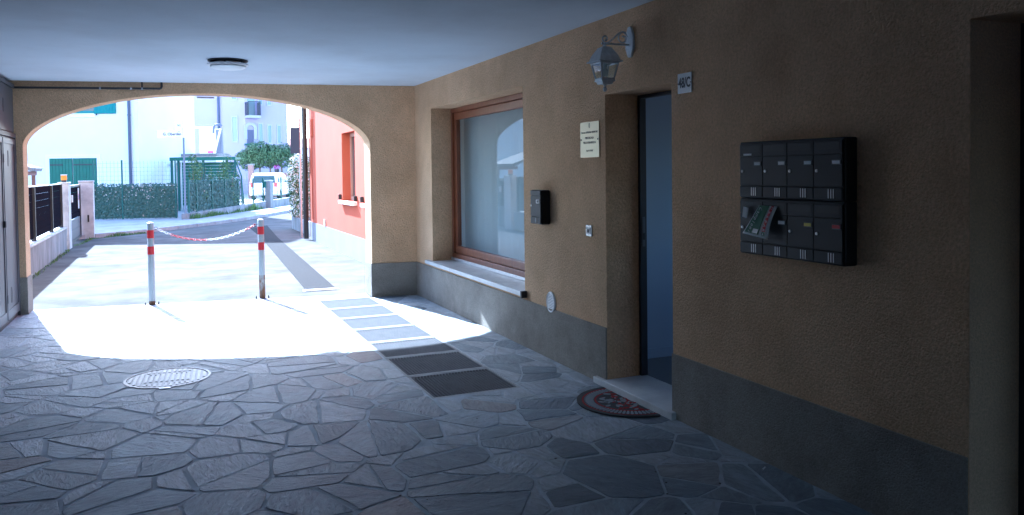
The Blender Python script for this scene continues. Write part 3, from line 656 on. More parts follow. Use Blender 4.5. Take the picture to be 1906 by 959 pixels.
for k in range(4):
    a, b = ring4(ht-.002), ring4(hb-.002); i, j = k, (k+1) % 4
    MB().add([(*b[i],zb),(*b[j],zb),(*a[j],zt),(*a[i],zt)], [(0,1,2,3)]).build('lantern_pane', M['glass'], t)
MB().lathe([(.014,-.15),(.014,-.19),(.02,-.195),(.024,-.215),(.018,-.235),(.006,-.244),(.001,-.245)], 14, Matrix.Translation((LX,LY,0))).build('bulb', M['lampwhite'], t, smooth=True)

# mailbox banks
BW = .735
def bank(z0, label, cards, offs):
    t = wall_thing('mailbox_bank', label, 'mailboxes', 3.13, z0, 'mailbox banks')
    hh = .292
    B(((-BW/2,-.078,-.0015),(BW/2,-.001,hh+.007))).build('body', M['box'], t, bevel=.007)
    cw = (BW-.016)/4
    for k in range(4):
        x0 = -BW/2+.008+k*cw; x1 = x0+cw
        f = B(((x0+.002,-.087,.222),(x1-.002,-.081,hh-.008))).build('slot_panel', M['box'], t, bevel=.002)
        B(((x0+.014,-.0885,.243),(x1-.016,-.0875,.276))).build('slot', M['boxedge'], f)
        d = B(((x0+.002,-.086,.068),(x1-.002,-.081,.218))).build('mailbox_door', M['box'], t, bevel=.0015)
        MB().lathe([(.0075,0),(.0075,.005),(.001,.0055)], 12, Matrix.Translation((x0+.022,-.0865,.142)) @ Matrix.Rotation(R(90),4,'X')).build('lock', M['alu'], d)
        c = cards[k]
        if c:
            h_ = B(((x1-.062,-.0895,.170),(x1-.010,-.0865,.194))).build('card_holder', M['greymetal'], d)
            B(((x1-.060,-.0905,.174),(x1-.014,-.0899,.190))).build('name_card', M[c], h_)
        lp = B(((x0+.002,-.088,.006),(x1-.002,-.081,.062))).build('lower_panel', M['box'], t, bevel=.003)
        for q in range(3): xx = x0+cw*.52+q*.0155; B(((xx,-.090,.012),(xx+.005,-.0883,.056))).build('trim_bar', M['alu'], lp)
    return t
bk = bank(1.437, 'upper bank of four black mailboxes on the dark right wall', ['paper','sign_w','paper','sign_w'], 0)
B(((-.325,-.0905,.226),(-.262,-.0876,.236))).build('sticker', M['sign_w'], bk)
bank(1.135, 'lower bank of four black mailboxes with a leaflet stuck in one slot', [None,'sign_w','yellow','flyred'], 0)
# leaflet hanging out of the lower bank
t = thing('leaflet', 'folded green and red supermarket leaflet hanging from a mailbox slot', 'leaflet', (W-.09, 3.30, 1.395), RW)
def sheet(u0, u1, v0, v1, off):
    mb = MB(); n = 10
    def P(u, v):      # u across 0..1, v down 0..1
        x = (-.03+.135*u)*(1-v)+(-.115+.18*u)*v+.016*math.sin(v*3.1416)*(1-u); z = .004-.150*v-.022*u*v; y = -.002-.030*math.sin(min(1, v*1.35)*1.7)-off-.010*(1-u)*v
        return (x, y, z)
    for i in range(n):
        for j in range(n):
            a, b = u0+(u1-u0)*i/n, u0+(u1-u0)*(i+1)/n; c, d = v0+(v1-v0)*j/n, v0+(v1-v0)*(j+1)/n
            mb.add([P(a,c),P(b,c),P(b,d),P(a,d)], [(0,3,2,1)])
    return mb, P
mb, P = sheet(0, 1, 0, 1, 0); o = weld(mb.build('paper', M['paper'], t, smooth=True)); so = o.modifiers.new('thick', 'SOLIDIFY'); so.thickness = .003; so.offset = -1
weld(sheet(.04, .62, .0, .93, .0022)[0].build('green_print', M['flygreen'], t, smooth=True))
weld(sheet(.71, .86, .0, .80, .0022)[0].build('red_print', M['flyred'], t, smooth=True))
weld(sheet(.34, .56, .76, .90, .0032)[0].build('pale_print', M['alu'], t, smooth=True))
def along(body, u, vs, size, mt, off):
    for k, ch_ in enumerate(body):
        v = vs[0]+(vs[1]-vs[0])*k/max(1, len(body)-1); p = Vector(P(u, v)); q = Vector(P(u, v+.03)); a = math.atan2(q.z-p.z, q.x-p.x)
        text(ch_, size, 'lettering', mt, t, (p.x, p.y-off, p.z), (R(90), -a, 0), ext=.0003)
along('Campioni', .22, (.12, .88), .030, M['paper'], .005)
along('DESPAR', .785, (.06, .74), .024, M['paper'], .005)
pc = P(.80, .87); MB().lathe([(.012,0),(.012,.001)], 18, Matrix.Translation((pc[0],pc[1]-.003,pc[2])) @ Matrix.Rotation(R(90),4,'X')).build('round_logo', M['flygreen'], t)
MB().add([(pc[0]-.005,pc[1]-.0048,pc[2]-.005),(pc[0]+.005,pc[1]-.0048,pc[2]-.005),(pc[0],pc[1]-.0048,pc[2]+.007)], [(0,1,2)]).build('logo_tree', M['paper'], t)
B(((-.135,-.016,-.085),(-.10,-.010,-.03))).build('inner_pages', M['paper'], t, rot=(0,R(10),0))

# ---- doormat
t = thing('doormat', 'half-round black rubber doormat with red and grey pattern at the step', 'doormat', (W-.068, 4.665, .0), R(90))
def half(r, n=28): return [(r*1.0*math.cos(math.pi*k/n), r*.98*math.sin(math.pi*k/n)) for k in range(n+1)]
RM = .37
MB().prism(half(RM), .003, .010).build('rubber_base', M['rubber'], t)
def arc_band(r0, r1, z0, z1, name, mt, n=28):
    mb = MB()
    for k in range(n):
        a, b = math.pi*k/n, math.pi*(k+1)/n
        mb.prism([(r0*math.cos(a),r0*math.sin(a)),(r1*math.cos(a),r1*math.sin(a)),(r1*math.cos(b),r1*math.sin(b)),(r0*math.cos(b),r0*math.sin(b))], z0, z1)
    return mb.build(name, mt, t)
arc_band(.335, .366, .0102, .014, 'outer_rim', M['rubber']); arc_band(.232, .244, .0102, .0128, 'red_ring', M['matred']); arc_band(.32, .33, .0102, .0128, 'red_ring', M['matred'])
mb = MB()
for k in range(34):
    a = math.pi*(k+.5)/34; Mx = Matrix.Rotation(a,4,'Z'); mb.prism([(.25,-.006),(.30,-.010),(.316,0),(.30,.010),(.25,.006)], .0102, .0135, Mx)
tag(mb.build('grey_petals', M['matgrey'], t), kind='stuff')
mg, mr_ = MB(), MB(); r3 = random.Random(4)
for k in range(70):
    a = r3.uniform(.12, math.pi-.12); r = r3.uniform(.02, .215); s = r3.uniform(.008, .02)
    (mr_ if r3.random() < .48 else mg).prism([(s*math.cos(q*math.pi/3)*1.5, s*math.sin(q*math.pi/3)*.8) for q in range(6)], .0102, r3.uniform(.012,.0138), Matrix.Translation((r*math.cos(a), r*math.sin(a), 0)) @ Matrix.Rotation(r3.uniform(0,3),4,'Z'))
tag(mr_.build('red_scrolls', M['matred'], t), kind='stuff'); tag(mg.build('grey_scrolls', M['matgrey'], t), kind='stuff')

# ---- small litter
tag(MB().tube([(-.02,0,.004),(.022,.006,.004)], .004, 6).build('cigarette_end', M['paper'], loc=(2.86,3.3,.004), rot=(0,0,.4)), 'white cigarette end lying on the flagstones below the mailboxes', 'litter')
b = MB(); r4 = random.Random(9)
for k in range(26):
    x, y = r4.uniform(-1.3, 2.7), r4.uniform(3.0, 7.6); s = r4.uniform(.004,.009)
    b.lathe([(s,.002),(s*.8,.004),(s*.2,.0055)], 5, Matrix.Translation((x,y,0)))
tag(b.build('grit', M['black']), 'dark specks of grit scattered over the stone floor', 'grit', kind='stuff')

# ================================================================== THE STREET OUTSIDE
def fr(Z, u): return (Z*math.sin(YAW)+u*math.cos(YAW), Z*math.cos(YAW)-u*math.sin(YAW), 0)   # facades there face the passage
RY = -YAW
# pavement with kerb stones along the bend
kb = [(-3.6,22.2),(-1.74,22.9),(-1.1,23.55),(.24,25.16),(1.35,26.8),(2.45,28.7),(4.8,33.9),(9.5,44.0)]
bk_ = [(13.5,44.0),(13.5,62),(-30,62),(-30,22.2)]
struct(MB().prism([(x,y) for x,y in kb]+bk_, -.05, .096).build('pavement', M['pave']))
pav = bpy.data.objects['pavement']
for i in range(len(kb)-1):
    a, b = Vector((*kb[i],0)), Vector((*kb[i+1],0)); l = (b-a).length; n = max(1, round(l/1.0)); d = (b-a)/n; th = math.atan2(d.y, d.x)
    for k in range(n):
        p = a+d*k; mb = MB(); mb.box((.006,-.02,-.05),(d.length-.006,.13,.104+rnd.uniform(-.004,.004)))
        mb.build('kerb_stone', M['kerb'], pav, bevel=.012, loc=tuple(p), rot=(0,0,th))
# drain bar across the trench end
t = thing('drain_cover', 'short pale metal drain bar set in the asphalt just outside the arch', 'drain', (1.89, 10.98, 0), R(-3))
B(((-.21,-.05,.0),(.21,.05,.012))).build('lid', M['alu'], t, bevel=.004); B(((-.24,-.08,-.003),(.24,.08,.004))).build('frame', M['concrete'], t)

# ---- left: low concrete wall, slatted fence, pillars, gate
t = thing('garden_wall', 'low weathered concrete wall under the dark slatted fence', 'wall', (-2.12, 11.3, 0))
B(((-.10,0,-.05),(.10,8.3,.46))).build('wall', M['concrete'], t, bevel=.01); B(((-.115,.01,.461),(.115,8.29,.49))).build('coping', M['whiteconc'], t, bevel=.006)
t = thing('slatted_fence', 'dark metal fence of wide horizontal slats left of the street', 'fence', (-2.12, 11.3, .49))
posts = [.05, 2.2, 4.4, 6.65, 8.22]
for y in posts: B(((-.03,y-.03,0),(.045,y+.03,.93))).build('post', M['anthracite'], t, bevel=.004)
for i in range(len(posts)-1):
    a, b = posts[i]+.032, posts[i+1]-.032
    for k in range(7): z = .045+k*.126; B(((-.006,a,z),(.006,b,z+.122))).build('slat', M['slat'], t)
    B(((-.006,a,.925),(.02,b,.945))).build('top_rail', M['alu'], t)
def pillar(x, y, wx, wy, h, label):
    t = thing('gate_pillar', label, 'pillar', (x, y, 0), 0, 'gate pillars'); B(((-wx/2,-wy/2,-.05),(wx/2,wy/2,h-.04))).build('shaft', M['whiteconc'], t, bevel=.01); B(((-wx/2-.01,-wy/2-.01,h-.039),(wx/2+.01,wy/2+.01,h))).build('cap', M['whiteconc'], t, bevel=.008); return t
pillar(-2.08, 19.95, .20, .45, 1.46, 'narrow concrete gate pillar carrying the orange lamp')
p = pillar(-1.90, 22.95, .33, .30, 1.47, 'wide pale concrete gate pillar in front of the leafy screen')
B(((.02,-.166,.42),(.06,-.151,.60))).build('dark_slot', M['black'], p)
t = thing('warning_lamp', 'orange gate warning lamp on top of the narrow pillar', 'lamp', (-2.08, 19.95, 1.46))
B(((-.05,-.05,0),(.05,.05,.04))).build('base', M['anthracite'], t, bevel=.006); B(((-.055,-.055,.041),(.055,.055,.15))).build('lens', M['orange'], t, bevel=.01); B(((-.06,-.06,.151),(.06,.06,.165))).build('cap', M['paper'], t, bevel=.004)
t = thing('driveway_gate', 'dark slatted gate with white no-parking sign between the concrete pillars', 'gate', (-2.04, 20.2, 0))
B(((-.03,0,.06),(.03,.05,1.38)), ((-.03,2.45,.06),(.03,2.52,1.38)), ((-.03,.05,1.33),(.03,2.45,1.38)), ((-.03,.05,.06),(.03,2.45,.11))).build('gate_frame', M['anthracite'], t, bevel=.004)
for k in range(6): z = .60+k*.121; B(((-.01,.055,z),(.01,2.445,z+.114))).build('slat', M['slat'], t)
B(((-.012,.055,.12),(.012,2.445,.34))).build('lower_panel', M['greymetal'], t); B(((-.012,.055,.345),(.012,2.445,.58))).build('lower_panel', M['greymetal'], t)
sg = B(((.035,1.75,.80),(.042,1.98,1.30))).build('no_parking_sign', M['sign_w'], t)
MB().lathe([(.085,0),(.085,.002)], 20, Matrix.Translation((.042,1.865,1.08)) @ Matrix.Rotation(R(90),4,'Y')).build('red_disc', M['red'], sg); MB().lathe([(.06,0),(.06,.0035)], 20, Matrix.Translation((.042,1.865,1.08)) @ Matrix.Rotation(R(90),4,'Y')).build('blue_disc', mat('sign_blue',(.02,.06,.30),.4), sg)
B(((.032,.18,1.0),(.07,.32,1.16))).build('intercom', M['sign_w'], t, bevel=.006)
# canopy roof peeping over the fence
t = thing('garden_canopy', 'small pitched canopy with dark fascia beyond the slatted fence', 'canopy', (-3.9, 22.3, 0))
mb = MB(); mb.add([(-2,-.6,2.75),(.95,-.6,1.72),(.95,1.2,1.72),(-2,1.2,2.75),(-2,-.6,2.83),(.98,-.6,1.80),(.98,1.2,1.80),(-2,1.2,2.83)], [(0,3,2,1),(4,5,6,7),(0,1,5,4),(1,2,6,5),(2,3,7,6),(3,0,4,7)]); mb.build('roof', M['concrete'], t)
B(((.78,-.5,1.62),(.86,1.1,1.72))).build('fascia', M['brown'], t)
for x in (-1.9, .75): B(((x,1.0,0),(x+.08,1.08,1.74 if x > 0 else 2.7))).build('post', M['brown'], t)

# ---- foliage helpers
def leaves(mb, centre, rad, n, size, seed, shell=.5, squash=1.0):
    r = random.Random(seed); c = Vector(centre)
    for k in range(n):
        d = Vector((r.gauss(0,1), r.gauss(0,1), r.gauss(0,1))).normalized(); q = shell+(1-shell)*r.random()**.5
        bump_ = 1+.22*noise.noise(d*2.3+Vector((seed,0,0)))+.12*noise.noise(d*6+Vector((0,seed,0)))
        p = c+Vector((d.x*rad[0], d.y*rad[1], d.z*rad[2]))*q*bump_
        nrm = (d+Vector((r.uniform(-1,1), r.uniform(-1,1), r.uniform(-.4,1.2)))*.9).normalized(); a = nrm.orthogonal().normalized(); a = (Matrix.Rotation(r.uniform(0,6.28),3,nrm) @ a); b = nrm.cross(a); s = size*r.uniform(.6,1.35)
        mb.add([p-a*s, p-b*s*.42+nrm*s*.1, p+a*s, p+b*s*.42+nrm*s*.1], [(0,1,2,3)])
def tree(x, y, zc, rad, label, seed, group, trunk_r=.07, z0=.1, mt='leaf', n=2600, size=.085):
    t = thing('round_tree', label, 'tree', (x, y, z0), 0, group); r = random.Random(seed); mb = MB(); top = zc-z0-rad[2]*.45
    mb.tube([(0,0,-.05),(.02,0,top*.5),(r.uniform(-.05,.05),0,top)], [trunk_r*1.25,trunk_r,trunk_r*.8], 8)
    tips = []
    for k in range(7):
        a = k*2.4+r.random(); e = Vector((math.cos(a)*rad[0]*.62, math.sin(a)*rad[1]*.62, zc-z0+r.uniform(-.1,.5)*rad[2])); mb.tube([(0,0,top*.93), (e.x*.4,e.y*.4,top+(e.z-top)*.5), e], [trunk_r*.6,trunk_r*.4,trunk_r*.15], 5); tips.append(e)
    mb.build('trunk', M['bark'], t, smooth=True)
    lf = MB(); leaves(lf, (0,0,zc-z0), rad, int(n*.45), size, seed, .72)
    for k, e in enumerate(tips): leaves(lf, e, (rad[0]*.42, rad[1]*.42, rad[2]*.38), int(n*.08), size, seed*7+k, .3)
    lf.build('crown', M[mt], t)
    return t

# ---- leafy screen fences
def mesh_fence(P0, P1, z0, h, posts, label, screen_h=None, leafseed=1, step=.12, gates=None, leafn=2600, cat_='fence', pale=.05, colour='greenmetal'):
    a, b = Vector((*P0,0)), Vector((*P1,0)); d = b-a; L_ = d.length; t = thing('mesh_fence', label, cat_, (P0[0],P0[1],z0), math.atan2(d.y,d.x))
    for q in posts: B(((q*L_-.022,-.022,-.05),(q*L_+.022,.022,h+.03))).build('post', M[colour], t)
    mb = MB(); k = step*.5
    while k < L_: mb.box((k-.0022,-.0022,0),(k+.0022,.0022,h)); k += step
    z = .03
    while z < h: mb.box((0,.0024,z-.002),(L_,.0066,z+.002)); z += step*1.2
    tag(mb.build('wire_mesh', M[colour], t), kind='stuff')
    if screen_h:
        B(((.0,.045,.02),(L_,.055,screen_h-.06))).build('screen_backing', M['ivy'], t)
        r = random.Random(leafseed); g, w_ = MB(), MB()
        for k in range(leafn):
            x, z = r.uniform(0, L_), min(r.uniform(.02, screen_h+.05), r.uniform(screen_h-.02, screen_h+.06)); s = r.uniform(.022,.042); p = Vector((x, -.012+r.uniform(-.02,.05), z)); nrm = Vector((r.uniform(-.7,.7), -1, r.uniform(-.2,.9))).normalized()
            u_ = Matrix.Rotation(r.uniform(0,6.28),3,nrm) @ nrm.orthogonal().normalized(); v_ = nrm.cross(u_)
            pal = r.random() < pale*(1.8 if z > screen_h*.55 else .4)
            (w_ if pal else g).add([p-u_*s, p-v_*s*.62, p+u_*s, p+v_*s*.62], [(0,1,2,3)])
        tag(g.build('leaf_screen', M['ivy'], t), kind='stuff')
        if w_.v: tag(w_.build('faded_leaves', M['ivypale'], t), kind='stuff')
    return t
mesh_fence((-2.75,30.55), (.29,29.7), .1, 1.98, [.15,.44,.99], 'green mesh fence with faded leafy screen in front of the white house', 1.17, 3, leafn=4200, pale=.045)
# low wall rising along the pavement, with fence on it
t = thing('boundary_wall', 'low concrete boundary wall along the pavement under the green fence', 'wall', (.62, 29.05, .05), math.atan2(39.5-29.05, 5.52-.62))
L2 = math.hypot(39.5-29.05, 5.52-.62)
mb = MB(); mb.add([(0,-.1,-.05),(L2,-.1,-.05),(L2,.1,-.05),(0,.1,-.05),(0,-.1,.24),(L2,-.1,.40),(L2,.1,.40),(0,.1,.24)], [(0,3,2,1),(4,5,6,7),(0,1,5,4),(1,2,6,5),(2,3,7,6),(3,0,4,7)]); mb.build('wall', M['concrete'], t, bevel=.01)
mesh_fence((.66,29.1), (2.62,33.3), .31, 1.07, [.0,.13,.42,.68,.97], 'green leafy screen fence on the low wall in front of the carport', 1.06, 5, leafn=4200, pale=.012)
mesh_fence((2.64,33.35), (5.5,39.45), .40, .98, [.03,.22,.40,.58,.76,.95], 'open green wire fence on the low wall in front of the white car')
t = thing('post_box', 'small green letter box hung on the open wire fence', 'letter box', (3.80, 35.75, .98), R(65)); B(((-.10,-.09,0),(.10,-.03,.27))).build('body', M['greenmetal'], t, bevel=.01); B(((-.07,-.095,.2),(.07,-.091,.22))).build('slot', M['black'], t)
t = thing('gate_post', 'short square concrete post beside the green letter box', 'post', (4.05, 36.0, .1), R(65)); B(((-.17,-.12,0),(.17,.12,1.15))).build('shaft', M['concrete'], t, bevel=.01); B(((-.19,-.14,1.151),(.19,.14,1.20))).build('cap', M['whiteconc'], t, bevel=.01)

# ---- street name sign
t = thing('street_sign', 'grey pole with two white street name plates at the corner', 'street sign', (.53, 28.75, .1))
MB().lathe([(.032,-.05),(.032,3.05)], 12).build('pole', M['polegrey'], t, smooth=True); B(((-.12,-.12,-.05),(.12,.12,.20))).build('footing', M['concrete'], t, bevel=.01)
s = B(((-.86,-.052,2.72),(-.035,-.036,2.98))).build('name_plate', M['sign_w'], t, rot=(0,0,RY)); s2_ = B(((-.84,-.0535,2.735),(-.05,-.0525,2.741)),((-.84,-.0535,2.959),(-.05,-.0525,2.965))).build('border', M['alu'], s)
text('G. Oberdan', .125, 'lettering', M['ink'], s, (-.36,-.0535,2.84), align='CENTER', bold=.003); text('Via', .05, 'lettering', M['inkgrey'], s, (-.13,-.0535,2.925))
s = B(((-.31,-.05,3.02),(.02,-.036,3.27))).build('name_plate', M['sign_w'], t, rot=(0,0,RY-.35)); text('Serg', .095, 'lettering', M['inkgrey'], s, (-.14,-.0525,3.14), sx=.8, bold=.002)
B(((-.02,-.034,2.72),(.035,.034,3.05))).build('clamp', M['sign_w'], t, rot=(0,0,RY))

# ---- white house
def house(name, label, Z, u0): return thing(name, label, 'building', fr(Z, u0), RY)
h = house('white_house', 'tall white house with green garage shutters and slate downpipe', 31, -20); U = lambda u: u+20
B(((U(-30),0,0),(U(-14.48),5.5,10.6))).build('wall', M['white'], h)
mb = MB(); mb.add([(U(-30.4),-.6,10.5),(U(-14.1),-.6,10.5),(U(-14.1),6.1,10.5),(U(-30.4),6.1,10.5),(U(-28),2.7,11.8),(U(-16.5),2.7,11.8)], [(0,1,5,4),(1,2,5),(2,3,4,5),(3,0,4),(3,2,1,0)]); mb.build('roof', M['roof'], h)
g = B(((U(-18.12),-.02,.1),(U(-17.97),-.001,2.43)), ((U(-16.13),-.02,.1),(U(-15.98),-.001,2.43)), ((U(-17.97),-.02,2.28),(U(-16.13),-.001,2.43))).build('garage_surround', M['white2'], h)
for a, b in ((-17.965,-17.08),(-17.05,-16.14)):
    d = B(((U(a),-.03,.1),(U(b),-.004,2.275))).build('garage_shutter', M['green'], h)
    n = 7
    for k in range(n): x0 = a+(b-a)*k/n; B(((U(x0)+.006,-.042,.11),(U(x0+(b-a)/n)-.006,-.0305,2.265))).build('plank', M['green'], d)
    for z in (.5, 2.0): B(((U(a)+.02,-.056,z),(U(b)-.35 if a < -17.5 else U(b)-.02,-.043,z+.05))).build('hinge_strap', M['anthracite'], d)
w_ = B(((U(-17.16),-.01,4.02),(U(-16.19),-.002,5.5))).build('window', M['pane'], h); B(((U(-17.2),-.05,3.86),(U(-16.12),-.001,3.97))).build('sill', M['white2'], w_); B(((U(-17.16),-.03,4.02),(U(-16.19),-.011,4.10)), ((U(-16.70),-.03,4.10),(U(-16.64),-.011,5.5))).build('frame', M['teal'], w_)
for a, b in ((-18.02,-17.2),(-16.17,-15.33)):
    d = B(((U(a),-.045,3.99),(U(b),-.012,5.5))).build('shutter', M['teal'], h)
    for k in range(7): x0 = U(a)+(b-a)*k/7; B(((x0+.006,-.056,4.0),(x0+(b-a)/7-.006,-.0455,5.49))).build('plank', M['teal'], d)
B(((U(-16.1),-.06,3.93),(U(-16.06),-.02,3.99))).build('shutter_hook', M['anthracite'], h)
dp = MB().tube([(U(-14.80),-.08,.1),(U(-14.80),-.08,10.5)], .055, 10).build('downpipe', M['bluepipe'], h, smooth=True)
for z in (1.2, 3.9, 6.5): MB().tube([(U(-14.80),-.08,z),(U(-14.80),-.08,z+.05)], .066, 10).build('pipe_clip', M['bluepipe'], dp)
MB().lathe([(.04,0),(.07,.03),(.05,.09),(.01,.12)], 12, Matrix.Translation((U(-14.40),2.6,1.95))).build('wall_lamp', M['alu'], h)

# ---- lilac block
h = house('lilac_building', 'pale lilac apartment block with balcony and arched doorway', 60, -21); U = lambda u: u+21
B(((U(-26),0,0),(U(-20.0),9,11))).build('wall', M['lilac'], h)
ang = R(38)
B(((U(-26.3),-.5,11),(U(-14),10,11.3))).build('eaves', M['roof'], h)
wb = MB().box((0,0,0),(3.3,8,11)).build('side_wing', M['lilac'], h, loc=(U(-20.0)+.001,.0,0), rot=(0,0,ang))
MB().tube([(U(-21.95),-.1,4.9),(U(-21.95),-.1,11)], .09, 8).build('downpipe', M['bluepipe'], h, smooth=True)
def win(parent, x0, x1, z0, z1, y=0, name='window'):
    f = B(((x0-.08,y-.05,z0-.12),(x1+.08,y-.004,z0)), ((x0-.08,y-.05,z1),(x1+.08,y-.004,z1+.10)), ((x0-.08,y-.05,z0),(x0,y-.004,z1)), ((x1,y-.05,z0),(x1+.08,y-.004,z1))).build('window', M['trim'], parent)
    B(((x0,y-.02,z0),(x1,y-.004,z1))).build('pane', M['paleglass'], f); return f
win(h, U(-20.95), U(-20.62), 4.05, 5.85); win(h, U(-20.95), U(-20.62), 7.2, 9)
win(wb, 1.05, 1.30, 3.95, 5.35); win(wb, 1.75, 1.98, 3.95, 5.25); win(wb, 1.75, 1.98, 6.85, 8.4); win(wb, 1.05, 1.30, 6.85, 8.4); win(wb, 2.5,2.72,3.95,5.25)
bal = B(((.0,-.75,5.75),(.95,-.004,5.95))).build('balcony', M['trim'], wb)
r_ = MB()
for k in range(12): x = .03+k*.081; r_.box((x-.012,-.74,5.95),(x+.012,-.715,6.95))
for k in range(8): y = -.72+k*.1; r_.box((.0,y,5.95),(.022,y+.022,6.95)); r_.box((.928,y,5.95),(.95,y+.022,6.95))
r_.box((-.01,-.76,6.95),(.96,-.70,7.0)); tag(r_.build('railing', M['anthracite'], bal), kind='stuff')
B(((.2,-.03,5.96),(.75,-.004,8.0))).build('balcony_door', M['paleglass'], wb)
dr = B(((.12,-.02,2.4),(.62,-.004,4.9))).build('arched_door', M['inkgrey'], wb)
mb = MB(); cx_, cz_ = .37, 4.95
for k in range(10):
    a, b = math.pi*k/10, math.pi*(k+1)/10
    mb.add([(cx_+r*math.cos(q)*1.0, y, cz_+r*math.sin(q)) for y in (-.12,-.004) for r, q in ((.27,a),(.5,a),(.5,b),(.27,b))], [(0,1,2,3),(7,6,5,4),(0,3,7,4),(1,5,6,2)])
mb.build('arch_moulding', M['trim'], dr); B(((-.12,-.10,4.2),(.11,-.004,4.95)), ((.63,-.10,4.2),(.86,-.004,4.95))).build('quoin', M['trim'], dr)
hd = B(((-.1,-.5,3.7),(1.0,-.004,3.85))).build('door_canopy', M['greenmetal'], wb)

# ---- far roof and chimney
h = house('far_house', 'distant house with red tiled roof and pink chimney', 75, -21.5); U = lambda u: u+21.5
B(((U(-24),0,0),(U(-17),8,4.0))).build('wall', M['white'], h); mb = MB(); mb.add([(U(-24.4),-.4,3.95),(U(-16.6),-.4,3.95),(U(-16.6),8.4,3.95),(U(-24.4),8.4,3.95),(U(-24.4),4,5.0),(U(-16.6),4,5.0)], [(0,1,5,4),(1,2,5),(2,3,4,5),(3,0,4),(3,2,1,0)]); rf = mb.build('roof', M['roof'], h)
ck = B(((U(-22.45),1.2,4.1),(U(-21.78),1.9,5.55))).build('chimney', M['lilac'], rf); B(((U(-22.56),1.1,5.75),(U(-21.67),2.0,5.85)),((U(-22.4),1.25,5.551),(U(-22.3),1.35,5.749)),((U(-21.93),1.25,5.551),(U(-21.83),1.35,5.749))).build('chimney_cap', M['roof'], rf)

# ---- green carport, external stair, shed
t = thing('carport', 'dark green timber carport with slatted back behind the leafy fence', 'carport', fr(33, -12.7), RY)
for x in (-1.30, -1.02, .0, .98, 1.32): B(((x-.04,-.22,.1),(x+.04,-.14,2.2))).build('post', M['greenmetal'], t)
B(((-1.34,-.25,2.2),(1.36,.35,2.28))).build('roof', M['green'], t); B(((-1.34,-.30,2.16),(1.36,-.251,2.30))).build('gutter', M['green'], t)
for k in range(14): z = .3+k*.128; B(((-1.0,.11,z),(1.25,.13,z+.121))).build('slat', M['green'], t)
B(((-1.28,.2,.1),(-1.1,.3,2.1))).build('side_panel', M['whiteconc'], t)
mb = MB(); mb.tube([(1.36,-.2,2.1),(1.55,-.15,1.5),(1.62,-.1,.1)], .03, 6); mb.build('brace', M['greenmetal'], t)
t = thing('shed', 'white flat-roofed shed just above the green carport', 'shed', fr(35, -13.7), RY)
B(((-.75,0,0),(.72,1.5,2.38))).build('wall', M['white'], t); B(((-.80,-.08,2.381),(.78,1.55,2.50))).build('roof', M['concrete'], t)
t = thing('external_stair', 'white external stair with slanting handrail beside the lilac block', 'stair', fr(45, -17.2), RY)
B(((-.75,.9,0),(.45,1.1,4.2))).build('back_wall', mat('pale_stair_wall', (.46,.52,.53), .9), t)
for k in range(6): B(((-.75,.0+k*.14,.0),(.42,.0+(k+1)*.14,1.9+k*.17))).build('step', M['white'], t)
mb = MB(); mb.tube([(.30,-.1,2.1),(.42,-.1,2.55),(.83,-.05,4.15)], .055, 8); mb.build('handrail', mat('cream_rail', (.55,.52,.48), .6), t, smooth=True)
B(((.46,.2,0),(.80,.4,4.1))).build('green_screen', M['bluepipe'], t)
mb = MB(); mb.tube([(.36,.1,3.9),(.38,.1,4.25),(.48,.1,4.38),(.72,.1,4.40),(.84,.1,4.3)], .055, 8); mb.build('curved_rail', M['bluepipe'], t, smooth=True)
B(((-.75,-.02,4.2),(.36,.03,4.26))).build('top_rail', M['alu'], t)
B(((.05,-.05,2.78),(.36,.05,2.9))).build('pink_cloth', M['magenta'], t, bevel=.03)

# ---- trees behind the car, shrubs before the carport
tg = 'round trees in front of the lilac block'
for (px, zc, rad, lab, sd_) in ((-17.15, 2.55, (.80,.8,.70), 'leftmost round-headed tree, lighter and partly behind the carport', 11), (-16.45, 2.85, (.98,.9,.92), 'largest round-headed tree with dark crown above the white car', 12),
        (-15.75, 2.72, (.82,.85,.82), 'round-headed tree between the largest tree and the jasmine side', 13), (-15.0, 2.75, (.85,.85,.80), 'rightmost round-headed tree beside the back of the road sign', 14)):
    x, y, _ = fr(52, px); tree(x, y, zc, rad, lab, sd_, tg, n=4600, size=.068)
def shrub(x, y, z0, hgt, wd, label, seed, flower=None, n=900, mt='shrub'):
    t = thing('shrub', label, 'shrub', (x, y, z0), 0, 'shrubs behind the leafy fence'); mb = MB(); r = random.Random(seed)
    for k in range(5): a = r.uniform(0,6.28); mb.tube([(0,0,0),(math.cos(a)*wd*.3,math.sin(a)*wd*.3,hgt*.5),(math.cos(a)*wd*.5,math.sin(a)*wd*.5,hgt*.85)], [.02,.014,.005], 5)
    mb.build('stem', M['bark'], t); lf = MB()
    for k in range(7): z = hgt*(.25+.7*k/6); leaves(lf, (r.uniform(-.15,.15)*wd, r.uniform(-.15,.15)*wd, z), (wd*(.55-.045*k),wd*(.55-.045*k),hgt*.16), n//7, .045, seed+k, .2)
    lf.build('foliage', M[mt], t)
    if flower:
        f = MB(); leaves(f, (0,0,hgt*.62), (wd*.6,wd*.6,hgt*.36), 70, .045, seed+50, .8); tag(f.build('flowers', M[flower], t), kind='stuff')
shrub(.95, 30.45, .1, 2.05, .66, 'dark conical shrub behind the sign pole', 31); shrub(2.12, 32.75, .1, 2.05, .72, 'bushy green shrub at the right end of the carport', 32)
shrub(1.50, 31.6, .1, 1.65, .40, 'thin rose bush with pale flowers in front of the carport', 33, 'blossom', 260); shrub(2.62, 34.0, .1, 1.55, .30, 'low pale-flowered bush at the carport corner', 34, 'blossom', 300)

